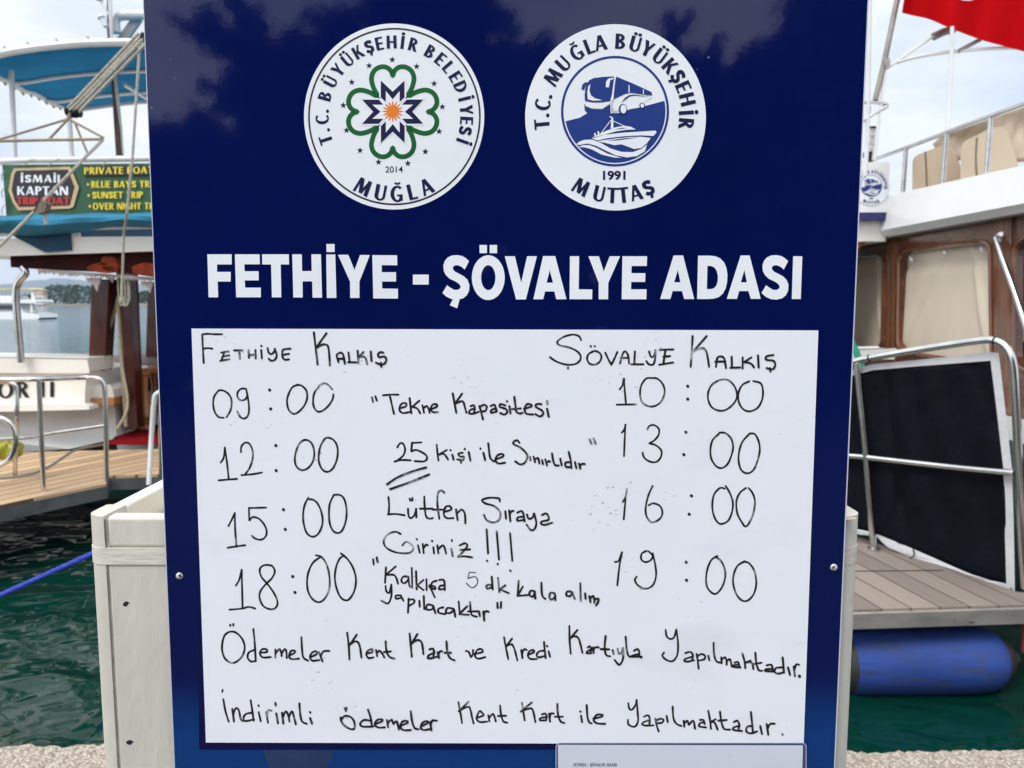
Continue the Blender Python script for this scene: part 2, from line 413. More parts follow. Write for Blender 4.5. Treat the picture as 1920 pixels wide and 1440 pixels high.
def specked(name, col, rough, dens=0.56, low=True):
    m = M(name, col, rough=rough, var=0.02, vs=4)
    t = m.node_tree; N = t.nodes; Lk = t.links.new; p = N['Principled BSDF']
    base = p.inputs['Base Color'].links[0].from_socket
    tc = N.new('ShaderNodeTexCoord')
    mp = N.new('ShaderNodeMapping'); mp.inputs['Scale'].default_value = (1, 1, 2.2); Lk(tc.outputs['Object'], mp.inputs[0])
    vo = N.new('ShaderNodeTexVoronoi'); vo.inputs['Scale'].default_value = 75; Lk(mp.outputs[0], vo.inputs['Vector'])
    lt = N.new('ShaderNodeMath'); lt.operation = 'LESS_THAN'; lt.inputs[1].default_value = 0.16; Lk(vo.outputs['Distance'], lt.inputs[0])
    n2 = N.new('ShaderNodeTexNoise'); n2.inputs['Scale'].default_value = 11; n2.inputs['Detail'].default_value = 5; Lk(tc.outputs['Object'], n2.inputs['Vector'])
    mr = N.new('ShaderNodeMapRange'); mr.inputs[1].default_value = dens; mr.inputs[2].default_value = dens + 0.12; Lk(n2.outputs[0], mr.inputs[0])
    ml = N.new('ShaderNodeMath'); ml.operation = 'MULTIPLY'; Lk(lt.outputs[0], ml.inputs[0]); Lk(mr.outputs[0], ml.inputs[1])
    # soft smears of wiped ink
    n3 = N.new('ShaderNodeTexNoise'); n3.inputs['Scale'].default_value = 6; n3.inputs['Detail'].default_value = 9; Lk(mp.outputs[0], n3.inputs['Vector'])
    m3 = N.new('ShaderNodeMapRange'); m3.inputs[1].default_value = 0.58; m3.inputs[2].default_value = 0.8; m3.inputs[4].default_value = 0.22; Lk(n3.outputs[0], m3.inputs[0])
    ad = N.new('ShaderNodeMath'); ad.operation = 'MAXIMUM'; Lk(ml.outputs[0], ad.inputs[0]); Lk(m3.outputs[0], ad.inputs[1])
    sc_ = N.new('ShaderNodeMath'); sc_.operation = 'MULTIPLY'; sc_.inputs[1].default_value = 0.6; Lk(ad.outputs[0], sc_.inputs[0])
    mx = N.new('ShaderNodeMix'); mx.data_type = 'RGBA'; Lk(sc_.outputs[0], mx.inputs[0]); Lk(base, mx.inputs[6]); mx.inputs[7].default_value = (0.16, 0.17, 0.2, 1)
    Lk(mx.outputs[2], p.inputs['Base Color'])
    return m
def ink_mat():
    m = M('marker_ink', (0.012, 0.012, 0.014), rough=0.35, var=0.3, vs=20)
    t = m.node_tree; N = t.nodes; Lk = t.links.new; p = N['Principled BSDF']
    base = p.inputs['Base Color'].links[0].from_socket
    tc = N.new('ShaderNodeTexCoord')
    n2 = N.new('ShaderNodeTexNoise'); n2.inputs['Scale'].default_value = 70; n2.inputs['Detail'].default_value = 6; n2.inputs['Roughness'].default_value = 0.7; Lk(tc.outputs['Object'], n2.inputs['Vector'])
    n4 = N.new('ShaderNodeTexNoise'); n4.inputs['Scale'].default_value = 38; n4.inputs['Detail'].default_value = 3; Lk(tc.outputs['Object'], n4.inputs['Vector'])
    am = N.new('ShaderNodeMath'); am.operation = 'MULTIPLY'; Lk(n2.outputs[0], am.inputs[0]); Lk(n4.outputs[0], am.inputs[1])
    rc = N.new('ShaderNodeValToRGB'); E_ = rc.color_ramp.elements
    E_[0].position = 0.30; E_[0].color = (0, 0, 0, 1); E_[1].position = 0.44; E_[1].color = (1, 1, 1, 1)
    Lk(am.outputs[0], rc.inputs[0])
    mx = N.new('ShaderNodeMix'); mx.data_type = 'RGBA'; Lk(rc.outputs[0], mx.inputs[0]); Lk(base, mx.inputs[6]); mx.inputs[7].default_value = (0.42, 0.43, 0.47, 1)
    Lk(mx.outputs[2], p.inputs['Base Color'])
    return m
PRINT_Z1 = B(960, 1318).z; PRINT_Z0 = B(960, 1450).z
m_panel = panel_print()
m_surround = M('navy_surround', (0.0025, 0.004, 0.055), rough=0.12, var=0.1)
m_board = specked('whiteboard_enamel', (0.80, 0.825, 0.885), 0.3)
m_paper = specked('notice_paper', (0.60, 0.635, 0.72), 0.5, 0.6)
m_ink = ink_mat()
m_thin_ink = M('grey_ink', (0.10, 0.10, 0.11), rough=0.5, var=0.3, vs=60)
m_print_white = M('white_vinyl', (0.80, 0.83, 0.87), rough=0.35, var=0.03)
m_print_navy = M('navy_vinyl', (0.006, 0.007, 0.052), rough=0.45, var=0.05, spec=.25)
m_print_black = M('black_vinyl', (0.008, 0.008, 0.012), rough=0.4, var=0.05)
m_print_blue = M('blue_vinyl', (0.011, 0.038, 0.215), rough=0.4, var=0.05, spec=.3)
m_print_green = M('green_vinyl', (0.002, 0.11, 0.022), rough=0.4, var=0.05, spec=.3)
m_print_orange = M('orange_vinyl', (0.80, 0.20, 0.012), rough=0.35, var=0.05)
m_print_grey = M('pale_grey_vinyl', (0.52, 0.56, 0.58), rough=0.4, var=0.05)
m_alu = M('white_edging', (0.50, 0.53, 0.62), rough=0.4, var=0.05)
m_steel = M('stainless_steel', (0.62, 0.61, 0.59), rough=0.2, metal=1.0, var=0.12, vs=9)
m_screw = M('screw_zinc', (0.55, 0.56, 0.55), rough=0.4, metal=0.6, var=0.2, vs=300)
m_dark = M('dark_gap', (0.01, 0.01, 0.012), rough=0.8, var=0.2)
m_sleeve = M('laminate_film', (0.055, 0.07, 0.16), rough=0.12, var=0.05)
m_cream = M('cream_paint', (0.60, 0.575, 0.50), rough=0.55, var=0.09, vs=7, bump=0.5, bs=(34), stretch=(1, 1, 0.4), bdist=0.006,
            dirt=(0.22, 0.20, 0.16), dirt_s=30, dirt_lo=0.66, dirt_hi=0.76)
m_cream_in = M('cream_paint_inside', (0.74, 0.70, 0.59), rough=0.6, var=0.08, vs=4, bump=0.3, bs=30,
               dirt=(0.25, 0.21, 0.16), dirt_s=14, dirt_lo=0.62, dirt_hi=0.78)

# ---------------------------------------------------------------- the notice board
nb_base = B(948, 1900); nb_base.z = 0.06
board = thing('information_board', B(948, 2400), 'tall navy blue ferry timetable board with two round emblems and a whiteboard', 'notice board')
board.location = nb_base
TOPY, BOTY = -150, 2350
def lx(y): return 269.4 + 58.8 * y / 1440
def rx(y): return 1626.7 - 63.1 * y / 1440
def ypx_for_z(z):
    lo, hi = 0, 20000
    for _ in range(60):
        m_ = (lo + hi) / 2
        if B(950, m_).z > z: lo = m_
        else: hi = m_
    return lo
BOTY = ypx_for_z(0.06)
q = [B(lx(TOPY), TOPY), B(rx(TOPY), TOPY), B(rx(BOTY), BOTY), B(lx(BOTY), BOTY)]
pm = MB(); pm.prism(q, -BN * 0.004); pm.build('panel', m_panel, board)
for sx_, fx in ((-1, lx), (1, rx)):
    e = MB(); g = 2.4 if sx_ > 0 else 1.7
    e.prism([B(fx(TOPY) + sx_ * 0.15, TOPY), B(fx(TOPY) + sx_ * g, TOPY), B(fx(BOTY) + sx_ * g, BOTY), B(fx(BOTY) + sx_ * 0.15, BOTY)], -BN * 0.006)
    e.build('edging', m_alu, board)
for cx, cy in ((337, 1079.5), (1563, 1063.5)):
    s = MB(); s.lathe(B(cx, cy, -0.001), B(cx, cy, 0.0022), [(0, .0046), (.5, .0046), (.8, .0038), (1, .0025)], 20)
    so = s.build('screw', m_screw, board, smooth=True)
    s = MB()
    for a in (0.4, 0.4 + math.pi / 2):
        ca, sa = math.cos(a), math.sin(a)
        s.prism([B(cx + ca * 4 + sa * w, cy + sa * 4 - ca * w, 0.0024) for w in (1.1, -1.1)] + [B(cx - ca * 4 + sa * w, cy - sa * 4 - ca * w, 0.0024) for w in (-1.1, 1.1)], BN * (0.0003 + 0.0001 * (a > 1)))
    s.build('slot', m_dark, so)

def BF(off): return lambda x, y: B(x, y, off)
# title lettering, traced letter by letter
TA = lambda s: [(370 + x / 3.3103, 440 + y / 3.3125) for x, y in P(s)]
TB = lambda s: [(820 + x / 2.7429, 440 + y / 2.7429) for x, y in P(s)]
tl = MB()
F0 = BF(0.0004)
for s in ('62,122 213,122 213,185 122,185 122,231 207,231 207,291 126,291 129,389 70,389',
          '233,122 386,122 388,184 292,184 293,227 380,227 381,284 294,284 297,329 394,329 394,389 241,389',
          '402,122 568,122 569,185 517,185 521,389 463,389 458,185 403,185',
          '589,122 648,122 650,226 710,226 708,122 767,122 774,391 715,391 713,290 653,290 654,390 596,390',
          '800,123 856,123 863,393 804,393', '801,58 852,58 852,108 802,108',
          '873,125 937,125 976,220 1010,126 1070,127 1006,292 1006,393 949,393 948,292',
          '1086,127 1240,128 1241,190 1144,189 1145,233 1233,233 1233,291 1146,291 1147,334 1245,336 1245,397 1092,396',
          '1338,248 1436,248 1436,310 1338,310'):
    tl.poly([F0(*p) for p in TA(s)])
for s in (S_OUT, '217,53 255,53 255,95 217,95', '269,53 307,53 307,95 269,95',
          '347,111 399,111 431,247 462,111 512,111 455,333 405,333', '682,111 729,111 727,281 797,282 796,332 680,332',
          '777,111 831,111 856,190 886,111 940,111 879,248 878,332 830,332 830,248',
          '952,111 1079,111 1077,161 999,161 998,198 1070,198 1069,243 997,243 996,281 1076,281 1075,332 948,332',
          '1830,111 1877,111 1869,331 1823,331'):
    tl.poly([F0(*p) for p in TB(s)])
tl.poly([B(*p, 0.00045) for p in TB('84,325 117,325 102,379 64,363')])
tl.poly([F0(820 + (x + 1641) / 2.7429, 440 + y / 2.7429) for x, y in P(S_OUT)])
tl.poly([F0(820 + x / 2.7429, 440 + y / 2.7429) for x, y in ellipse(262, 221, 84.5, 115)], [[F0(820 + x / 2.7429, 440 + y / 2.7429) for x, y in ellipse(262, 221, 37, 64)]])
for o_, h_ in (('544,110 606,110 664,332 612,332 602,292 554,292 544,332 494,332', '578,183 595,247 562,247'),
               ('1215,107 1264,107 1321,331 1270,331 1258,290 1210,290 1199,331 1146,331', '1237,181 1250,245 1218,245'),
               ('1560,107 1606,107 1663,330 1612,330 1600,290 1552,290 1541,330 1489,330', '1579,181 1592,245 1561,245'),
               ('1341,108 1400,108 1430,111 1455,122 1475,143 1487,172 1492,208 1490,245 1482,278 1468,304 1448,321 1422,329 1390,331 1336,331', '1389,160 1408,161 1424,168 1436,184 1443,210 1442,240 1435,262 1423,275 1407,280 1386,280')):
    tl.poly([F0(*p) for p in TB(o_)], [[F0(*p) for p in TB(h_)]])
tl.build('title_lettering', m_print_white, board)

# --- round emblem with the clover and star
def emblem_one(parent):
    T = lambda x, y: (560 + x / 3.7889, 30 + y / 3.7895)
    def FZ(off): return lambda x, y: B(*T(x, y), off)
    d = MB(); d.poly([FZ(.0004)(*p) for p in ellipse(678, 714, 640, 661, 128)])
    em = d.build('emblem', m_print_white, parent)
    tag(em, 'round white municipal emblem with a green clover and navy star')
    r = MB(); r.poly([FZ(.0006)(*p) for p in ellipse(680, 714, 613, 630, 128)], [[FZ(.0006)(*p) for p in ellipse(680, 714, 601, 618, 128)]])
    r.build('outline_ring', m_print_black, em)
    lt = MB()
    for ch, x, y in (('T', 190, 880), ('.', 222, 806), ('C', 180, 735), ('.', 212, 677), ('B', 196, 572), ('Ü', 228, 468), ('Y', 270, 376), ('Ü', 340, 305),
                     ('K', 420, 250), ('Ş', 497, 213), ('E', 572, 192), ('H', 660, 185), ('İ', 738, 185), ('R', 815, 205), ('B', 925, 268), ('E', 1000, 315),
                     ('L', 1052, 375), ('E', 1100, 440), ('D', 1140, 508), ('İ', 1162, 592), ('Y', 1170, 668), ('E', 1172, 742), ('S', 1165, 810), ('İ', 1155, 886)):
        u, v = (x - 680) / 640, (y - 714) / 661
        rr = 0.802
        k = math.hypot(u, v); u, v = u / k * rr, v / k * rr
        a = math.atan2(u, -v)
        char_px(lt, ch, 680 + u * 640, 714 + v * 661, a, 92, 1.05, FZ, .0006)
    for ch, x, a in (('M', 440, 25), ('U', 583, 11), ('Ğ', 702, -1.5), ('L', 815, -13.5), ('A', 925, -25)):
        t = R(-a); u = math.sin(t) * 0.832; v = math.cos(t) * 0.832
        char_px(lt, ch, 682 + u * 640, 714 + v * 661, -t, 112, 1.05, FZ, .0006)
    text_px(lt, '2014', 615, 740, 1112, 44, FZ(.0006), 0.008)
    lt.build('lettering', m_print_navy, em)
    cx, cy = 668, 680
    def rot(p, k):
        x, y = p[0] - cx, (p[1] - cy) / 1.02
        for _ in range(k): x, y = -y, x
        return cx + x, cy + y * 1.02
    for k in range(4):
        h = MB()
        pts = [rot(p, k) for p in P('566,572 536,520 520,470 518,432 534,392 568,366 608,360 640,374 660,398 668,424 676,398 696,374 728,360 768,366 802,392 818,432 816,470 800,520 770,572')]
        ribbon(h, pts, 34, FZ(.0006), 5)
        h.poly([FZ(.00065)(*rot(p, k)) for p in P('640,385 668,444 697,385 668,408')])
        h.build('clover_leaf', m_print_green, em)
        h = MB()
        h.poly([FZ(.00072)(*rot(p, k)) for p in P('583,458 668,538 752,458 752,578 717,612 717,532 668,592 619,532 619,612 583,578')])
        h.build('star_point', m_print_navy, em)
        h = MB()
        h.poly([FZ(.00068)(*rot(p, k)) for p in P('572,445 668,528 764,445 764,575 668,680 572,575')])
        h.build('star_backing', m_print_white, em)
    s = MB(); s.poly([FZ(.00076)(*p) for p in ellipse(cx, 678, 44, 45, 40)])
    for k in range(16):
        a = 2 * math.pi * k / 16
        pr = lambda r, da: FZ(.00078)(cx + math.sin(a + da) * r, 678 - math.cos(a + da) * r)
        s.poly([pr(43, -.13), pr(58, -.11), pr(79, 0), pr(58, .11), pr(43, .13)])
    s.build('sun_motif', m_print_orange, em)
    for x, y in P('665,310 838,358 962,480 1020,645 998,820 900,963 775,1047 567,1038 436,955 340,812 317,635 377,470 500,353'):
        s = MB(); pts = []
        for k in range(10):
            a = math.pi * k / 5; r_ = 25 if k % 2 == 0 else 10
            pts.append(FZ(.0006)(x + math.sin(a) * r_, y - math.cos(a) * r_))
        s.poly(pts); s.build('star', m_print_navy, em)
    return em
emblem_one(board)

# --- round emblem with the bus and the boat (fz maps zoomed drawing units to a place, given a lift)
def emblem_two(parent, FZ, label=True, d1=.0002, rim=False):
    d = MB(); d.poly([FZ(2 * d1)(*p) for p in ellipse(697.5, 720, 642, 662, 128)])
    em = d.build('emblem', m_print_white, parent)
    if label: tag(em, 'round white ferry company emblem with a blue bus and boat')
    z = lambda k: FZ((2 + k) * d1)
    if rim:
        r = MB(); r.poly([z(1)(*p) for p in ellipse(697.5, 720, 640, 660, 96)], [[z(1)(*p) for p in ellipse(697.5, 720, 628, 648, 96)]]); r.build('outline_ring', m_print_grey, em)
    r = MB(); r.poly([z(1)(*p) for p in ellipse(694, 676, 384, 393, 96)], [[z(1)(*p) for p in ellipse(694, 676, 367, 376, 96)]])
    r.build('ring', m_print_blue, em)
    sea = MB()
    arc = [(694 + 358 * math.cos(a), 676 + 367 * math.sin(a)) for a in [math.asin(-.2) + (math.pi - .195 + .2) * i / 60 for i in range(61)]]
    sea.poly([z(1)(*p) for p in arc + P('345,747 445,722 497,690 478,670 476,625 560,655 660,620 662,690 800,660 905,640')])
    sea.build('blue_field', m_print_blue, em)
    w = MB()
    for s in ('497,615 560,620 650,606 690,596 690,690 664,692 660,625 600,660 530,656 486,642 478,612',
              '664,625 690,596 770,555 820,548 957,578 905,612 905,632 870,650 800,662 720,690 666,690'):
        w.poly([z(2)(*p) for p in P(s)])
    w.build('bus_body', m_print_white, em)
    w = MB()
    for s in ('488,640 530,652 600,656 650,625 686,604 650,632 604,662 530,660', '668,672 720,672 720,682 668,688'):
        w.poly([z(3)(*p) for p in P(s)])
    w.build('bus_shading', m_print_grey, em)
    w = MB()
    for s in ('497,478 512,455 545,440 610,432 688,429 682,490 672,560 658,604 600,612 530,610 480,600 478,560 486,500',
              '702,430 800,470 900,515 953,540 957,562 900,556 800,543 762,552 684,588 694,500',
              '455,520 462,487 482,471 505,471 500,482 486,487 474,523',
              '738,616 768,578 798,561 830,557 950,577 830,564 798,572'):
        w.poly([z(4)(*p) for p in P(s)])
    for cx, cy, a, b in ((750, 662, 30, 38), (887, 637, 20, 22)): w.poly([z(4)(*p) for p in ellipse(cx, cy, a, b, 28)])
    w.build('bus_windows', m_print_blue, em)
    w = MB()
    for s in ('519,482 512,530 522,562 550,584 604,598 540,602 500,592 497,540 504,500', '628,506 630,468 645,446 682,437 682,448 660,456 650,507',
              '690,429 700,430 690,500 682,590 660,606 672,560', '790,490 797,492 797,545 790,547', '893,520 899,522 899,556 893,556'):
        w.poly([z(5)(*p) for p in P(s)])
    for cx, cy, a, b in ((754, 661, 21, 31), (888, 636, 13, 15)): w.poly([z(5)(*p) for p in ellipse(cx, cy, a, b, 28)])
    w.build('bus_highlights', m_print_white, em)
    w = MB()
    for s in ('668,724 681,724 683,800 663,800', '655,712 678,718 678,724 655,720', '545,832 555,830 560,850 548,852', '568,820 580,818 584,842 572,845',
              '528,866 585,836 640,812 700,790 760,780 810,788 842,806 780,808 700,820 610,845',
              '530,871 620,843 760,828 900,820 980,814 990,824 968,852 880,848 760,854 640,868 570,884',
              '568,889 700,870 800,860 880,858 948,866 920,905 880,938 830,945 790,930 740,912 690,918 630,903',
              '418,912 440,893 475,880 530,878 590,900 660,940 740,965 820,967 880,945 922,914 905,962 850,995 780,1005 700,990 630,957 560,922 500,906 440,916',
              '430,930 470,918 510,917 560,935 640,978 742,1008 690,1006 600,985 530,948 480,934'):
        w.poly([z(3)(*p) for p in P(s)])
    ribbon(w, [(664, 742), (590, 838)], 5, z(3), 1); ribbon(w, [(682, 746), (760, 782)], 5, z(3), 1)
    w.build('boat_motif', m_print_white, em)
    w = MB()
    for s in ('640,886 760,868 860,862 760,876 700,884', '640,838 700,824 760,818 836,812 760,824 700,830', '690,806 740,795 780,795 740,802'):
        w.poly([z(4)(*p) for p in P(s)])
    w.build('boat_stripes', m_print_blue, em)
    lt = MB()
    for ch, x, y in (('T', 168, 770), ('.', 205, 706), ('C', 178, 630), ('.', 227, 572), ('M', 250, 432), ('U', 322, 335), ('Ğ', 420, 258), ('L', 510, 212), ('A', 590, 190),
                     ('B', 732, 177), ('Ü', 838, 197), ('Y', 930, 222), ('Ü', 1012, 285), ('K', 1085, 358), ('Ş', 1132, 434), ('E', 1165, 510), ('H', 1190, 596), ('İ', 1200, 687), ('R', 1195, 765)):
        u, v = (x - 697.5) / 642, (y - 720) / 662; k = math.hypot(u, v)
        rr = 0.818
        if ch in 'İR' : rr = .785
        u, v = u / k * rr, v / k * rr
        char_px(lt, ch, 697.5 + u * 642, 720 + v * 662, math.atan2(u, -v), 108, 1.05, FZ, 3 * d1)
    for ch, a in (('M', 27), ('U', 12.5), ('T', 2.4), ('T', -6), ('A', -15.5), ('Ş', -25.5)):
        t = R(-a); u = math.sin(t) * 0.838; v = math.cos(t) * 0.838
        char_px(lt, ch, 697.5 + u * 642, 720 + v * 662, -t, 110, 1.05, FZ, 3 * d1)
    text_px(lt, '1991', 608, 769, 1164, 64, z(1), 0.035)
    lt.build('lettering', m_print_navy, em)
    return em
emblem_two(board, lambda off: (lambda x, y: B(970 + x / 3.7889, 30 + y / 3.7895, off)))

for x, y, a, b in ((331, 66, 2.2, 4.5), (331.5, 82, 2.4, 3.5), (332.5, 98, 2.6, 5.5), (339, 189, 1.6, 3), (339.5, 197, 2, 3.2), (334, 143, 1.2, 1.5), (345, 219, 3.4, 5), (318, 108, 3, 2.4), (398, 184, 3, 2.2)):
    d_ = MB(); d_.poly([B(p[0], p[1], .0003) for p in ellipse(x, y, a, b, 16)]); d_.build('drip_mark', m_surround, board)
